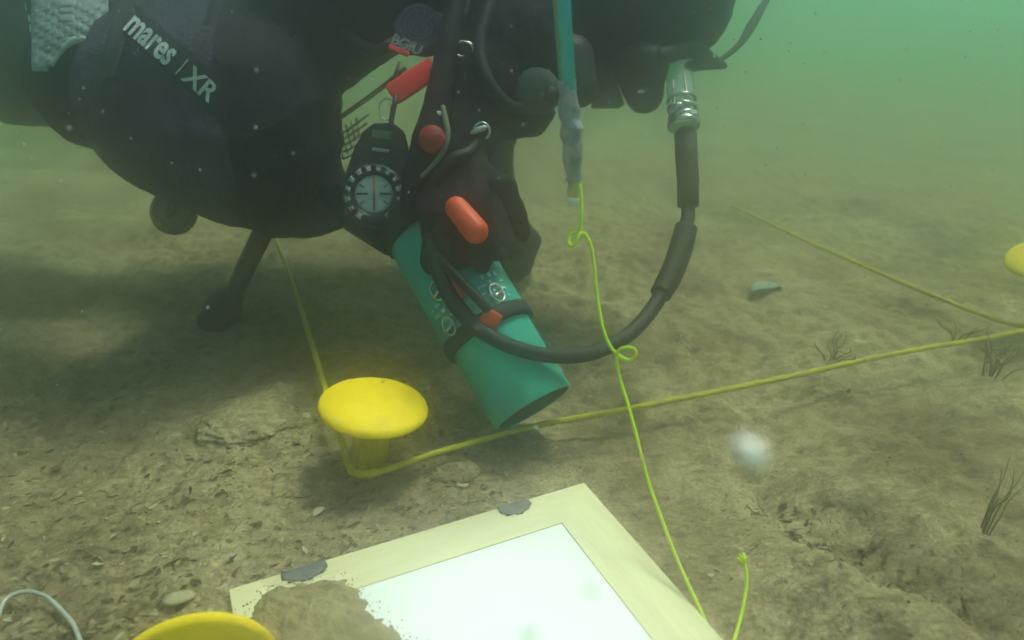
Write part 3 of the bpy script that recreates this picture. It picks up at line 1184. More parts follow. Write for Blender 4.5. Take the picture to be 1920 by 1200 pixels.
# ------------------------------------------------------------------ red tag, ring and compass hanging at the chest
rt = thing("tag", "bright red plastic tag clipped above the compass on the diver's chest", "tag", P(775, 152, 0.79))
dx = (P(815, 128, 0.79) - P(738, 178, 0.79)).normalized()
dy = (-CF).cross(dx).normalized()
bm = bmesh.new()
add_box(bm, frame_matrix(P(775, 152, 0.79), dx, dy, -CF), 0.058, 0.0245, 0.008, 0.0032)
obj("tag_body", bm, M_red, rt)
bm = bmesh.new()
c0 = P(725, 205, 0.79)
add_tube(bm, [(c0 + CX * 0.0085 * math.cos(R_(a)) + CU * 0.0115 * math.sin(R_(a)), 0.0011) for a in range(0, 370, 15)], 6, cap=False)
obj("split_ring", bm, M_steel, rt)
bm = bmesh.new()
add_tube(bm, [(P(743, 178, 0.788), 0.0026), (P(738, 200, 0.787), 0.0032), (P(733, 232, 0.787), 0.0026)], 8)
add_tube(bm, [(P(749, 116, 0.79), 0.0016), (P(742, 140, 0.79), 0.0022), (P(745, 170, 0.788), 0.0016)], 8)
obj("clip", bm, M_blackpl, rt)

cc = P(703, 366, 0.80)
comp = thing("compass", "black round dive compass with pale dial and red needle", "compass", cc)
CM = frame_matrix(cc, CX, CU, -CF)


def CP(px, py, z=0.0):
    q = P(px, py, 0.80)
    return q - CF * z


hous = [(640, 372), (645, 330), (662, 280), (680, 245), (700, 230), (735, 228), (757, 245), (768, 290), (768, 340), (766, 380), (752, 412), (720, 432), (685, 432), (655, 412)]
bm = Solid()
add_hull(bm, [CP(x, y, z) for x, y in hous for z in (-0.014, 0.0)])
ho, _ = remeshed("housing", bm, 0.0016, M_blackpl, comp, 4)
bm = bmesh.new()
add_box(bm, frame_matrix(CP(716, 253, 0.0012), (CX - CU * 0.12).normalized(), (CU + CX * 0.12).normalized(), -CF), 0.021, 0.0085, 0.002, 0.0009)
obj("slot", bm, mat("slot_fill", (0.10, 0.15, 0.09), 0.7, (0.13, 0.18, 0.11), 60), ho)
bm = bmesh.new()
add_box(bm, frame_matrix(CP(714, 282, 0.0012), (CX - CU * 0.12).normalized(), (CU + CX * 0.12).normalized(), -CF), 0.0185, 0.0035, 0.002, 0.0009)
obj("slot", bm, M_tick, ho)
bm = bmesh.new()
add_lathe(bm, [(0, 0.0), (0.0335, 0.0), (0.0335, 0.006), (0.031, 0.008), (0.0225, 0.008), (0.0215, 0.0045), (0, 0.0045)], CM, 64,
          flute=lambda r, z, a: r * (1 + 0.02 * math.cos(24 * a)) if r > 0.033 else r)
bez = obj("bezel", bm, M_blackpl, comp)
bm = bmesh.new()
for k in range(16):
    a = 2 * math.pi * (k + 0.5) / 16
    if k in (12, 11): continue
    Mk = CM @ Matrix.Rotation(a, 4, 'Z') @ Matrix.Translation((0.0272, 0, 0.0085))
    s_ = 0.8 + 0.5 * random.random()
    add_box(bm, Mk, 0.0036 * s_, 0.0045 * s_, 0.0014, 0.0005)
    add_box(bm, Mk @ Matrix.Translation((0.0032, 0, 0)), 0.0012, 0.0060 * s_, 0.0012)
obj("bezel_marks", bm, M_tick, bez)
bm = bmesh.new()
add_lathe(bm, [(0, 0.0048), (0.0208, 0.0048), (0.0208, 0.0060), (0.018, 0.0066), (0, 0.0066)], CM, 40)
dial = obj("dial", bm, M_dial, comp)
bm = bmesh.new()
add_box(bm, CM @ Matrix.Translation((0.0005, 0.001, 0.0072)), 0.0016, 0.036, 0.0008)
obj("needle", bm, mat("needle_red", (0.40, 0.06, 0.05), 0.5, (0.30, 0.05, 0.04), 60), dial)
bm = bmesh.new()
for sgn in (-1, 1):
    add_box(bm, CM @ Matrix.Translation((0.0125 * sgn, 0.0005, 0.0071)), 0.012, 0.0022, 0.0007)
    for q in (35, 145):
        add_box(bm, CM @ Matrix.Rotation(R_(q * sgn), 4, 'Z') @ Matrix.Translation((0.016, 0, 0.0070)), 0.006, 0.0010, 0.0005)
obj("dial_lines", bm, M_blackpl, dial)

# inflator with dark red button
inf = thing("inflator", "black inflator with a round dark red button beside the compass", "inflator", P(808, 262, 0.79))
bm = Solid()
chain(bm, [(P(862, -30, 0.80), 0.012), (P(838, 90, 0.775), 0.012), (P(822, 180, 0.765), 0.013), (P(806, 262, 0.76), 0.018), (P(778, 330, 0.765), 0.013), (P(768, 400, 0.775), 0.012)])
remeshed("inflator_body", bm, 0.003, M_suit, inf, 3)
bm = bmesh.new()
add_lathe(bm, [(0, -0.01), (0.0130, -0.01), (0.0138, 0.005), (0.0120, 0.008), (0, 0.009)], frame_matrix(P(811, 262, 0.742), CX, CU, -CF), 28)
obj("button", bm, M_darkred, inf)
bm = bmesh.new()
add_box(bm, frame_matrix(P(822, 213, 0.750), CX, CU, -CF), 0.007, 0.005, 0.004, 0.0012)
obj("fitting", bm, M_white, inf)
bm = bmesh.new()
add_tube(bm, spline([(P(830, 200, 0.752), 0.003), (P(839, 250, 0.742), 0.0032), (P(827, 290, 0.742), 0.0030), (P(790, 332, 0.747), 0.0022)], 8), 8)
obj("lit_gap_strip", bm, mat("olive_gap_tone", (0.16, 0.20, 0.12), 0.8, (0.11, 0.14, 0.08), 80), inf)  # strip added to stand in for the bright gap beside the arm

# bolt snap near the elbow
sn = thing("bolt_snap", "small silver bolt snap hanging below the diver's near elbow", "clip", P(900, 245, 0.765))
bm = bmesh.new()
add_tube(bm, [(P(903, 246, 0.765) + CX * 0.0085 * math.cos(R_(a)) + CU * 0.009 * math.sin(R_(a)), 0.0015) for a in range(-60, 210, 15)], 8)
obj("hook", bm, M_steel, sn)
bm = bmesh.new()
add_tube(bm, [(P(878, 252, 0.765), 0.0022), (P(890, 246, 0.765), 0.0038), (P(908, 240, 0.765), 0.0036), (P(914, 238, 0.765), 0.002)], 8)
obj("snap_body", bm, M_steel, sn)

# little whistle below the compass
wh = thing("whistle", "small pale whistle with red mouth hanging right of the compass", "whistle", P(776, 445, 0.80))
bm = bmesh.new()
add_tube(bm, [(P(779, 428, 0.795), 0.0045), (P(777, 445, 0.795), 0.0052), (P(773, 470, 0.795), 0.004)], 10)
obj("barrel", bm, mat("olive_plastic", (0.17, 0.18, 0.10), 0.6, (0.12, 0.13, 0.07), 90), wh)
bm = bmesh.new()
add_tube(bm, [(P(774, 418, 0.795), 0.003), (P(771, 428, 0.792), 0.0036)], 10)
obj("mouth", bm, M_darkred, wh)

# dangling console strap from compass down to the pipe
st_ = thing("strap", "black webbing strap running from the compass down to the pipe", "strap", P(740, 430, 0.83))
bm = Solid()
add_hull(bm, [P(x, y, d) for x, y in ((630, 400), (770, 395), (806, 480), (798, 500), (722, 478), (690, 452), (645, 430)) for d in (0.825, 0.84)])
remeshed("webbing", bm, 0.0025, M_web, st_, 3)

# brown cord and pale netting lines seen through the gap
bm = bmesh.new()
add_tube(bm, spline([(P(600, 245, 1.02), 0.003), (P(660, 205, 1.02), 0.0034), (P(715, 165, 1.0), 0.0036), (P(760, 128, 0.97), 0.003)], 8), 8)
tag(obj("cord", bm, M_brown), "brown cord stretched across the gap beside the diver's hip", "cord")
net = bmesh.new()
for k in range(5):
    q0, q1 = P(612 + 3 * k, 262 + 9 * k, 1.03), P(692 - 4 * k, 214 + 17 * k, 1.02)
    add_tube(net, [(q0, 0.0016), ((q0 + q1) / 2 - Vector((0, 0, 0.004)), 0.0016), (q1, 0.0016)], 6)
    q0, q1 = P(628 + 10 * k, 245 - 6 * k, 1.03), P(645 + 7 * k, 300 - 12 * k, 1.02)
    add_tube(net, [(q0, 0.0012), (q1, 0.0012)], 6)
tag(obj("mesh_bag", net, M_net), "fine brownish netting sagging behind the compass", "net")

# ------------------------------------------------------------------ round gauge below the thigh, dark tool standing on the bed
gg = P(326, 397, 0.96)
gauge = thing("gauge", "small round grey gauge dangling on a clip under the thigh", "gauge", gg)
GM = frame_matrix(gg, CX, CU, -CF)
bm = bmesh.new()
add_lathe(bm, [(0.0225, -0.005), (0.0300, -0.005), (0.0305, 0.003), (0.0270, 0.006), (0.0225, 0.004), (0.0225, -0.005)], GM, 40)
obj("rim", bm, M_rubber, gauge)
bm = bmesh.new()
add_lathe(bm, [(0, -0.003), (0.0228, -0.003), (0.0228, 0.001), (0, 0.0015)], GM, 40)
obj("face", bm, mat("grey_green_face", (0.10, 0.14, 0.11), 0.6, (0.14, 0.18, 0.14), 60), gauge)
bm = bmesh.new()
add_tube(bm, spline([(P(322, 330, 0.95), 0.003), (P(318, 385, 0.95), 0.0028), (P(314, 402, 0.95), 0.0028), (P(320, 408, 0.95), 0.0028), (P(330, 392, 0.95), 0.0028), (P(334, 340, 0.95), 0.003)], 8), 8)
obj("clip", bm, M_blackpl, gauge)

tool = thing("hand_tool", "black long-handled tool with a broad blade resting on the shaded bed", "tool", on_bed(G(405, 600)))
bm = bmesh.new()
add_tube(bm, spline([(P(512, 400, 0.95), 0.013), (P(488, 446, 0.97), 0.0135), (P(462, 500, 1.0), 0.013), (P(440, 548, 1.025), 0.013)], 6), 12)
obj("handle", bm, M_rubber, tool)
bm = Solid()
chain(bm, [(P(440, 548, 1.025), 0.016), (P(415, 575, 1.035), 0.022), (P(400, 606, 1.04), 0.014)])
add_hull(bm, [P(x, y, d) for x, y in ((425, 560), (452, 566), (458, 600), (420, 622), (372, 618), (366, 596), (390, 570)) for d in (1.03, 1.045)])
remeshed("blade", bm, 0.004, M_rubber, tool, 6)

# ------------------------------------------------------------------ turquoise suction pipe
pe = P(1000, 766, 0.765)
adir = (CX * 0.514 - CU * 0.857) * math.cos(R_(15)) - CF * math.sin(R_(15))
adir.normalize()
PL, PR = 0.245, 0.0455
pipe = thing("suction_pipe", "turquoise plastic suction pipe with black valve end, held over the bed", "pipe", Vector((pe.x, pe.y, 0)))
Mp = axis_matrix(pe, -adir)             # z runs from the mouth up the pipe
bm = bmesh.new()
add_lathe(bm, [(PR - 0.003, PL), (PR + 0.004, PL), (PR + 0.0035, 0.098), (PR, 0.086), (PR, 0.001), (PR - 0.001, 0.0), (PR - 0.003, 0.0), (PR - 0.0035, 0.001)], Mp, 64)
tube_o = obj("tube", bm, M_turq, pipe)
bm = bmesh.new()
add_lathe(bm, [(PR - 0.0034, 0.0012), (PR - 0.0036, PL - 0.002), (0, PL - 0.002)], Mp, 64)
obj("bore", bm, M_inside, pipe)
bm = bmesh.new()
add_lathe(bm, [(PR, 0.088), (PR + 0.006, 0.088), (PR + 0.0068, 0.092), (PR + 0.0068, 0.100), (PR + 0.006, 0.104), (PR, 0.104)], Mp, 64)
obj("strap_band", bm, M_rubber, pipe)
# printed warning block above the band: pale smudged glyph strokes wrapped on the pipe
camdir = Mp.inverted().to_3x3() @ (CO - pe)
a_c = math.atan2(camdir.y, camdir.x)


def on_pipe(s, z, off):
    """s = arc length across the face from the camera-facing line, z along the pipe"""
    a = a_c + s / PR
    r = PR + 0.0036 + off
    return Mp @ Vector((r * math.cos(a), r * math.sin(a), z))


def pipe_quads(bm, s0, z0, s1, z1, off=0.0006, n=6):
    prev = None
    for i in range(n + 1):
        s = s0 + (s1 - s0) * i / n
        a, b = bm.verts.new(on_pipe(s, z0, off)), bm.verts.new(on_pipe(s, z1, off))
        if prev: bm.faces.new((prev[0], a, b, prev[1]))
        prev = (a, b)


rr = random.Random(4)
for sgn in (-1, 1):
    bm = bmesh.new()
    for row in range(4):
        z = 0.110 + row * 0.009
        s = sgn * 0.028 - 0.016
        while s < sgn * 0.028 + 0.014:
            ln = rr.uniform(0.0022, 0.006)
            if rr.random() < 0.72:
                pipe_quads(bm, s, z, s + ln * 0.75, z + rr.uniform(0.0018, 0.0055))
            s += ln
    o = obj("worn_print", bm, M_letter, tube_o)
    sm = o.modifiers.new("s", 'SOLIDIFY'); sm.thickness = 0.0004
# carrying handle with orange ends along the pipe
hp = [on_pipe(0.008, 0.100, 0.004), on_pipe(0.007, 0.106, 0.014), on_pipe(0.002, 0.135, 0.018), on_pipe(-0.004, 0.175, 0.018), on_pipe(-0.006, 0.19, 0.006)]
bm = bmesh.new()
add_tube(bm, spline([(p, 0.0052) for p in hp], 8), 12)
hd = obj("handle", bm, M_rubber, pipe)
for (px, py, sx, sy, d, rot) in ((920, 598, 0.020, 0.018, 0.738, -30), (860, 536, 0.015, 0.026, 0.750, 30)):
    bm = bmesh.new()
    r_ = R_(rot)
    add_box(bm, frame_matrix(P(px, py, d), CX * math.cos(r_) + CU * math.sin(r_), CU * math.cos(r_) - CX * math.sin(r_), -CF), sx, sy, 0.012, 0.003)
    obj("orange_lug", bm, M_orange, hd)
bm = bmesh.new()
add_tube(bm, spline([(P(948, 545, 0.79), 0.0028), (P(975, 570, 0.785), 0.003), (P(955, 590, 0.78), 0.0028), (P(925, 575, 0.78), 0.0026), (P(905, 545, 0.785), 0.0026), (P(895, 525, 0.79), 0.0026)], 8), 8)
obj("lanyard", bm, M_rubber, pipe)
# steel clips on the strap band
for s_, z_ in ((-0.030, 0.112), (0.026, 0.116), (-0.022, 0.150)):
    bm = bmesh.new()
    c_ = on_pipe(s_, z_, 0.003)
    nn_ = (c_ - (Mp @ Vector((0, 0, z_)))).normalized()
    ta_ = adir.cross(nn_).normalized()
    add_tube(bm, [(c_ + ta_ * 0.0075 * math.cos(R_(a)) + adir * 0.0105 * math.sin(R_(a)), 0.0014) for a in range(0, 375, 15)], 8, cap=False)
    add_tube(bm, [(c_ - ta_ * 0.007, 0.0018), (c_ + ta_ * 0.009 + adir * 0.004, 0.0024)], 8)
    obj("steel_clip", bm, M_steel, pipe)
# valve body and its big orange lever
vb_ = Mp @ Vector((0, 0, PL))
bm = Solid()
add_frustum(bm, Mp @ Vector((0, 0, PL - 0.018)), PR + 0.008, Mp @ Vector((0, 0, PL + 0.015)), PR + 0.006)
add_capsule(bm, P(836, 466, 0.765), 0.026, P(850, 410, 0.765), 0.028)
add_capsule(bm, P(815, 490, 0.765), 0.016, P(862, 472, 0.765), 0.020)
add_capsule(bm, P(850, 385, 0.80), 0.034, P(890, 350, 0.83), 0.024)
valve, _ = remeshed("valve", bm, 0.004, M_rubber, pipe, 4)
bm = Solid()
add_capsule(bm, P(856, 390, 0.70), 0.0115, P(892, 433, 0.688), 0.0125)
lev, _ = remeshed("lever", bm, 0.0025, M_orange, pipe, 3)

# ------------------------------------------------------------------ black water hose with clear coupling
hose = thing("water_hose", "black water hose looping from a clear clamped coupling down to the pipe", "hose", P(1285, 300, 0.86))
k = lambda px_, d: px_ * d / FPX
bm = bmesh.new()
hpts = [(P(1287, 240, 0.865), k(16, .865)), (P(1290, 380, 0.85), k(14, .85)), (P(1287, 420, 0.84), k(15, .84)), (P(1262, 500, 0.82), k(16, .82)), (P(1232, 565, 0.80), k(16, .8)), (P(1185, 622, 0.775), k(16, .775)),
        (P(1120, 659, 0.75), k(16, .75)), (P(1050, 668, 0.735), k(16, .735)), (P(975, 655, 0.73), k(16, .73)), (P(905, 622, 0.735), k(17, .735)), (P(855, 572, 0.745), k(18, .745)), (P(825, 515, 0.745), k(18, .745)), (P(808, 455, 0.75), k(17, .75)), (P(800, 380, 0.765), k(16, .765)), (P(830, 320, 0.79), k(14, .79))]
add_tube(bm, spline([(p, r * 0.89) for p, r in hpts], 10), 18)
obj("hose_line", bm, M_hose, hose)
bm = bmesh.new()
add_tube(bm, [(P(1285, 250, 0.865), k(21, .865)), (P(1287, 300, 0.86), k(21, .86)), (P(1290, 340, 0.855), k(20, .855)), (P(1290, 386, 0.85), k(20, .85))], 20, wob=0.05)
obj("sleeve", bm, M_hose, hose)
bm = bmesh.new()
add_tube(bm, spline([(P(1287, 426, 0.838), k(21, .838)), (P(1275, 470, 0.828), k(22, .828)), (P(1258, 515, 0.817), k(22, .817)), (P(1238, 552, 0.806), k(20, .806))], 5), 20, wob=0.06)
obj("sleeve", bm, M_hose, hose)
bm = bmesh.new()
cpts = [(P(1270, -40, 1.05), k(25, .98)), (P(1272, 60, 1.0), k(25, .95)), (P(1273, 120, 0.93), k(25, .92)), (P(1277, 190, 0.875), k(25, .875)), (P(1283, 245, 0.865), k(21, .865))]
add_tube(bm, spline(cpts, 6), 24)
cl = obj("clear_tube", bm, M_clear, hose)
cxa = (P(1283, 240, 0.866) - P(1277, 185, 0.876)).normalized()
for i, (px, py) in enumerate(((1278, 189), (1280, 205), (1281, 222), (1282, 233))):
    bm = bmesh.new()
    c_ = P(px, py, 0.872 - 0.002 * i)
    rad = k(26, .872) * (1.0 if i < 3 else 1.06)
    Mc = axis_matrix(c_, (cxa + Vector((0.06 * (-1) ** i, 0, 0.03))).normalized())
    hw = 0.0022 if i < 2 else 0.0032
    add_lathe(bm, [(rad - 0.001, -hw), (rad + 0.0012, -hw), (rad + 0.0018, 0), (rad + 0.0012, hw), (rad - 0.001, hw), (rad - 0.001, -hw)], Mc, 32)
    if i in (1, 2):
        add_box(bm, frame_matrix(c_ - CF * rad + CX * 0.008 * (-1) ** i, CX, CU, -CF), 0.008, 0.005, 0.005, 0.001)
    obj("hose_clamp", bm, M_steel, hose)
bm = bmesh.new()
add_tube(bm, [(P(1262, 150, 0.862), 0.0016), (P(1262, 190, 0.858), 0.0016)], 8)
add_tube(bm, [(P(1283, 138, 0.87), 0.0013), (P(1288, 190, 0.858), 0.0013)], 8)
obj("reinforcing_rib", bm, M_tape, cl)

# ------------------------------------------------------------------ teal pole with taped end
tip = P(1076, 342, 0.62)
ptop = P(1052, 0, 0.562)
pd = (ptop - tip).normalized()
pole = thing("pole", "teal pole hanging from above, its lower end wrapped in grey tape", "pole", tip)
tb = P(1064, 155, 0.588)
bm = bmesh.new()
pt2 = tb + pd * 0.75
add_tube(bm, [(tb - pd * 0.02, 0.0068), (tb + pd * 0.1, 0.0068), (pt2, 0.0068)], 20)
obj("shaft", bm, M_pole, pole)
bm = bmesh.new()
left = (-CX * 0.80 - CF * 0.60).normalized()
add_tube(bm, [(tb + left * 0.0050 - pd * 0.005, 0.0025), (tb + left * 0.0050 + pd * 0.2, 0.0025), (pt2 + left * 0.0050, 0.0025)], 10)
obj("ochre_stripe", bm, M_ochre, pole)  # ochre stripe down the shaft's left side
bm = bmesh.new()
tp = [(P(1063, 150, 0.587), k(16.5, .587)), (P(1064, 175, 0.591), k(17, .591)), (P(1066, 200, 0.596), k(18, .596)), (P(1069, 222, 0.60), k(20, .60)), (P(1071, 240, 0.603), k(22, .603)), (P(1072, 252, 0.605), k(20.5, .605)), (P(1073, 275, 0.609), k(19.5, .609)), (P(1074, 300, 0.613), k(17, .613)), (P(1075, 320, 0.617), k(16, .617)), (P(1076, 337, 0.62), k(14.5, .62))]
rings = add_tube(bm, spline(tp, 5), 24)
for i, ring in enumerate(rings):
    for j, v in enumerate(ring):
        c_ = sum((x.co for x in ring), Vector()) / len(ring)
        wv = math.sin((i * 0.55 + j * 0.5)) * 0.0007 + 0.0019 * noise.noise(Vector((v.co.x * 260, v.co.y * 200, v.co.z * 130)))
        v.co += (v.co - c_).normalized() * wv
obj("tape_wrap", bm, M_tape, pole)
bm = bmesh.new()
add_tube(bm, [(P(1076, 335, 0.62), k(11, .62)), (P(1076, 352, 0.623), k(11, .623)), (P(1076, 354, 0.623), k(13, .623)), (P(1076, 366, 0.625), k(13, .625)), (P(1076, 368, 0.625), k(11, .625)), (P(1076, 373, 0.626), k(11, .626))], 20)
obj("brass_fitting", bm, M_brass, pole)
bm = bmesh.new()
add_tube(bm, [(P(1076, 372, 0.626), k(12, .626)), (P(1076, 374, 0.626), k(13, .626)), (P(1076, 386, 0.628), k(13, .628)), (P(1076, 388, 0.628), k(10, .628))], 20)
obj("white_plug", bm, M_white, pole)

# ------------------------------------------------------------------ lime cord with curls
cr = 0.00142
cp = [(1088, 345, .612), (1090, 385, .613), (1089, 425, .615), (1083, 434, .618), (1070, 440, .620), (1066, 455, .618), (1073, 462, .615), (1082, 452, .613), (1087, 438, .614), (1098, 440, .618), (1108, 462, .62), (1114, 500, .62), (1119, 550, .62), (1128, 605, .62), (1142, 645, .619), (1160, 666, .618),
      (1178, 675, .616), (1191, 667, .613), (1190, 655, .611), (1176, 651, .611), (1162, 655, .614), (1157, 668, .617), (1161, 705, .616), (1178, 760, .612), (1194, 820, .606), (1212, 890, .60), (1234, 955, .592), (1262, 1030, .58), (1290, 1095, .568), (1316, 1150, .555), (1334, 1195, .545), (1348, 1228, .535), (1362, 1228, .533),
      (1376, 1200, .54), (1388, 1160, .55), (1396, 1120, .557), (1400, 1085, .562), (1396, 1058, .566), (1391, 1046, .568)]
bm = bmesh.new()
add_tube(bm, spline([(P(x, y, d), cr * (1.0 if i < 33 else 0.92)) for i, (x, y, d) in enumerate(cp)], 8), 8, wob=0.2)
lc = obj("cord", bm, M_lime)
tag(lc, "thin lime green cord with two small curls hanging from the taped pole", "cord")
bm = bmesh.new()
for (x, y) in ((1381, 1046), (1386, 1038), (1394, 1036), (1399, 1044)):
    add_tube(bm, [(P(1396, 1060, .566), 0.0011), (P((x + 1395) / 2, (y + 1058) / 2 - 2, .566), 0.001), (P(x, y, .567), 0.0008)], 6)
obj("frayed_end", bm, M_lime, lc)

# ------------------------------------------------------------------ pale cable loop, near left
bm = bmesh.new()
add_tube(bm, spline([(on_bed(G(-20, 1230), 0.004), 0.0017), (on_bed(G(-4, 1165), 0.006), 0.0017), (on_bed(G(14, 1132), 0.012), 0.0017), (on_bed(G(50, 1118), 0.014), 0.0017), (on_bed(G(90, 1130), 0.012), 0.0017), (on_bed(G(125, 1165), 0.008), 0.0017), (on_bed(G(150, 1205), 0.005), 0.0017), (on_bed(G(170, 1260), 0.003), 0.0017)], 8), 8)
tag(obj("cable", bm, M_cable), "loop of pale grey cable lying on the littered bed", "cable")


# ------------------------------------------------------------------ stones and shells
def stone(px, py, rx, ry, rz, label, m=M_bed, seed=0, name="stone", cat="stone", sink=0.4):
    bm = bmesh.new()
    bmesh.ops.create_icosphere(bm, subdivisions=5, radius=1)
    c = on_bed(G(px, py))
    for v in bm.verts:
        q = v.co.copy()
        d = 1 + 0.20 * noise.fractal(q * 1.3 + Vector((seed * 3.7, 0, 0)), 0.9, 2, 3) + 0.06 * noise.fractal(q * 6 + Vector((seed, 5, 0)), 0.8, 2, 4)
        v.co = Vector((q.x * rx * d, q.y * ry * d, q.z * rz * d)) + c + Vector((0, 0, -rz * 0.25))
    return tag(obj(name, bm, m), label, cat)


stone(468, 800, 0.052, 0.046, 0.014, "broad flat silt-covered stone left of the domed peg", seed=1)
stone(572, 905, 0.036, 0.026, 0.010, "flat pale stone at the foot of the domed peg", seed=2)
stone(1770, 560, 0.035, 0.022, 0.020, "small dark lump lying on the far rope", seed=6, m=M_silt)
stone(848, 880, 0.030, 0.020, 0.008, "low pale stone between the front rope and the framed panel", seed=8)


def shell(px, py, r, label, rot, m, tilt=0.3):
    bm = bmesh.new()
    N, Mm = 18, 7
    rows = []
    for j in range(Mm + 1):
        f = j / Mm
        rows.append([bm.verts.new((r * f * math.cos(R_(15 + 150 * i / N)) * (1 + 0.03 * math.cos(i * 2.4)), r * f * math.sin(R_(15 + 150 * i / N)) - r * 0.4, 0.38 * r * (1 - (f - 0.25) ** 2 * 1.7) + 0.012 * r * math.cos(i * 2.4))) for i in range(N + 1)])
    for a, b in zip(rows, rows[1:]):
        for i in range(N):
            try: bm.faces.new((a[i], a[i + 1], b[i + 1], b[i]))
            except ValueError: pass
    bmesh.ops.remove_doubles(bm, verts=bm.verts, dist=r * 0.004)
    bm.transform(Matrix.Translation(on_bed(G(px, py), 0.001)) @ Matrix.Rotation(R_(rot), 4, 'Z') @ Matrix.Rotation(tilt, 4, 'X'))
    o = obj("shell", bm, m)
    sm = o.modifiers.new("s", 'SOLIDIFY'); sm.thickness = r * 0.06
    return tag(o, label, "shell")


shell(340, 1140, 0.013, "small cream shell just above the cropped yellow cap", 200, M_shell)
shell(1432, 556, 0.030, "pale greenish shell half lost in the haze behind the front rope", 20, M_plate)
shell(598, 962, 0.009, "tiny whitish shell above the panel's upper edge", 60, M_shell)

# ------------------------------------------------------------------ drifting floc close to the lens
bm = bmesh.new()
bmesh.ops.create_icosphere(bm, subdivisions=4, radius=1)
pcen = P(1408, 848, 0.135)
fx, fy = (CX * 0.75 - CU * 0.66).normalized(), (CU * 0.75 + CX * 0.66).normalized()
for v in bm.verts:
    q = v.co.copy()
    d = 1 + 0.25 * noise.fractal(q * 2, 0.9, 2, 3)
    v.co = pcen + (fx * q.x * 0.0036 + fy * q.y * 0.0023 + CF * q.z * 0.0016) * d
tag(obj("drifting_speck", bm, M_floc), "blurred white speck drifting close in front of the lens", "speck")
for (px, py, rr_, lab) in ((1106, 1106, 0.0009, "faint grey speck drifting before the panel's white sheet"), (992, 1192, 0.0012, "dim blurred speck low before the white sheet, nearest its bottom")):
    bm = bmesh.new()
    bmesh.ops.create_icosphere(bm, subdivisions=3, radius=rr_, matrix=Matrix.Translation(P(px, py, 0.15)))
    for v in bm.verts: v.co += v.normal * rr_ * 0.3 * noise.noise(v.co * 900)
    tag(obj("drifting_speck", bm, M_snow), lab, "speck")


# ------------------------------------------------------------------ weed sprigs
def weed(px, py, n, h, spread, label, seed, lean=(0, 0)):
    r_ = random.Random(seed)
    c = on_bed(G(px, py), -0.002)
    bm = bmesh.new()
    for i in range(n):
        a = r_.uniform(0, 2 * math.pi)
        rad = r_.uniform(0, spread * 0.4)
        p0 = c + Vector((math.cos(a) * rad, math.sin(a) * rad, 0))
        hh = h * r_.uniform(0.55, 1.1)
        b = Vector((math.cos(a), math.sin(a), 0)) * spread * r_.uniform(0.3, 1.1) + Vector((lean[0], lean[1], 0)) * hh
        pts_ = [(p0, 0.0008), (p0 + b * 0.25 + Vector((0, 0, hh * 0.45)), 0.0009), (p0 + b * 0.6 + Vector((r_.gauss(0, .004), r_.gauss(0, .004), hh * 0.7)), 0.0008), (p0 + b + Vector((0, 0, hh)), 0.0004)]
        add_tube(bm, spline(pts_, 4), 5)
    return tag(obj("weed_sprig", bm, M_weed), label, "water plant", "sparse weed sprigs")


weed(1560, 672, 12, 0.035, 0.03, "short dark weed sprig just behind the middle of the front rope", 1)
weed(1860, 690, 14, 0.06, 0.035, "tall weed sprig crossing the front rope near the hazy peg", 3)
weed(1790, 640, 8, 0.03, 0.03, "low weed tuft between the two ropes close to their meeting", 4)
weed(1840, 1015, 6, 0.062, 0.012, "soft olive weed sprig leaning on the open bed nearest the viewer", 5, lean=(0.55, 0.5))

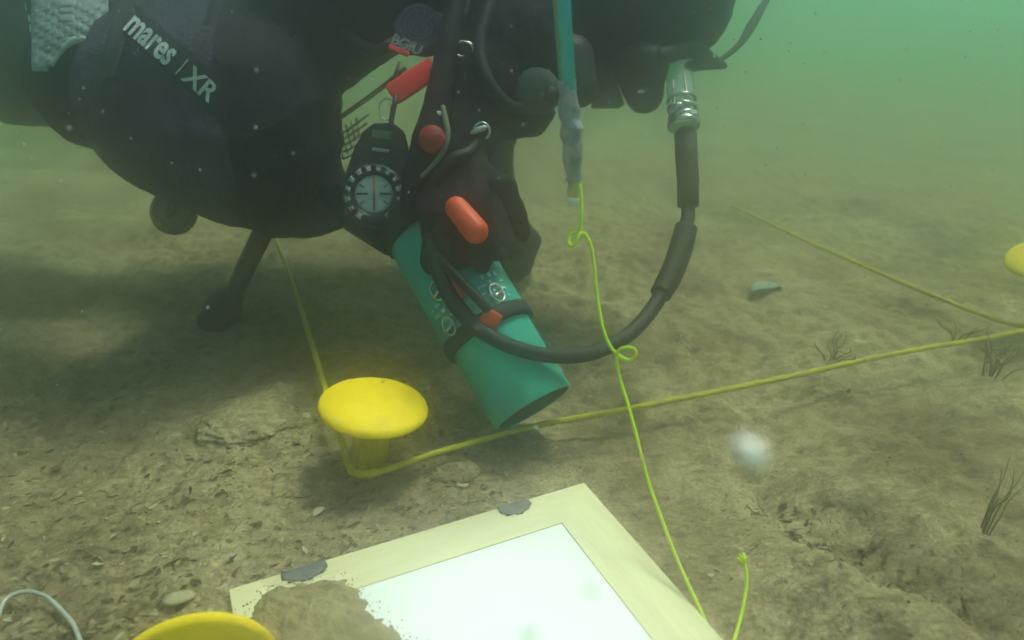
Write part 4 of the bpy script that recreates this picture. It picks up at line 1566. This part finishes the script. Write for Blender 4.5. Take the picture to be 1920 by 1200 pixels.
# ------------------------------------------------------------------ litter of flakes on the bed (uncountable)
r_ = random.Random(11)
bm = bmesh.new()
for i in range(15000):
    if r_.random() < 0.72:
        px, py = r_.uniform(-120, 950), 560 + 760 * r_.random() ** 0.75
    else:
        px, py = r_.uniform(600, 2050), 560 + 760 * r_.random() ** 0.8
    g0 = G(px, py)
    furrow = i % 22 == 0
    if furrow:
        k_ = r_.randrange(len(TR) - 1)
        g0 = TR[k_].lerp(TR[k_ + 1], r_.random()) + Vector((r_.gauss(0, 0.024), r_.gauss(0, 0.018), 0))
    uu, vv = (g0 - A).dot(ex), (g0 - A).dot(ey)
    if -0.002 < uu < W + 0.002 and -0.002 < vv < H: continue
    right = px > 1000
    if right and not furrow and r_.random() < 0.35: continue
    c = on_bed(g0, r_.uniform(-0.0012, 0.0012))
    ln = (0.0011 + 0.0052 * r_.random() ** 2.2) * (0.6 if right else 1.0) * (1.9 if r_.random() < 0.03 else 1)
    wd = ln * r_.choice((0.08, 0.14, 0.25, 0.4, 0.6)) * r_.uniform(0.8, 1.2)
    a = r_.gauss(R_(35), 0.7)
    tl, rl = r_.gauss(0, 0.28), r_.gauss(0, 0.4)
    Mx = Matrix.Translation(c) @ Matrix.Rotation(a, 4, 'Z') @ Matrix.Rotation(tl, 4, 'Y') @ Matrix.Rotation(rl, 4, 'X')
    bow = ln * r_.uniform(-0.1, 0.22)
    q = [bm.verts.new(Mx @ Vector(p)) for p in ((-ln, 0, 0), (-ln * 0.3, -wd, bow), (ln * 0.5, -wd * 0.8, bow * 0.8), (ln, 0, 0), (ln * 0.4, wd, bow), (-ln * 0.4, wd * 0.9, bow * 0.7))]
    f1 = bm.faces.new((q[0], q[1], q[2], q[3]))
    f2 = bm.faces.new((q[0], q[3], q[4], q[5]))
    mi = r_.choices((0, 1, 2), (0.85, 0.15, 0.0) if furrow else ((0.46, 0.44, 0.10) if not right else (0.5, 0.45, 0.05)))[0]
    f1.material_index = f2.material_index = mi
me = bpy.data.meshes.new("litter")
bm.to_mesh(me)
bm.free()
tag(link_mesh("litter", me, M_fl, smooth=False), "dark and pale plant flakes strewn over the seabed", "litter", kind='stuff')

# ------------------------------------------------------------------ suspended specks (uncountable)
bm = bmesh.new()
tet = [Vector((1, 1, 1)), Vector((-1, -1, 1)), Vector((-1, 1, -1)), Vector((1, -1, -1))]
for i in range(1300):
    d = 0.35 + 0.65 * r_.random()
    p = P(r_.uniform(-150, 2070), r_.uniform(-150, 900), d)
    if p.z < 0.03: continue
    s_ = 0.00028 * (1 + 3.2 * r_.random() ** 4)
    t_ = bmesh.ops.create_icosphere(bm, subdivisions=1, radius=s_, matrix=Matrix.Translation(p))
tag(obj("suspended_specks", bm, M_snow), "fine pale specks floating through the green water", "specks", kind='stuff')
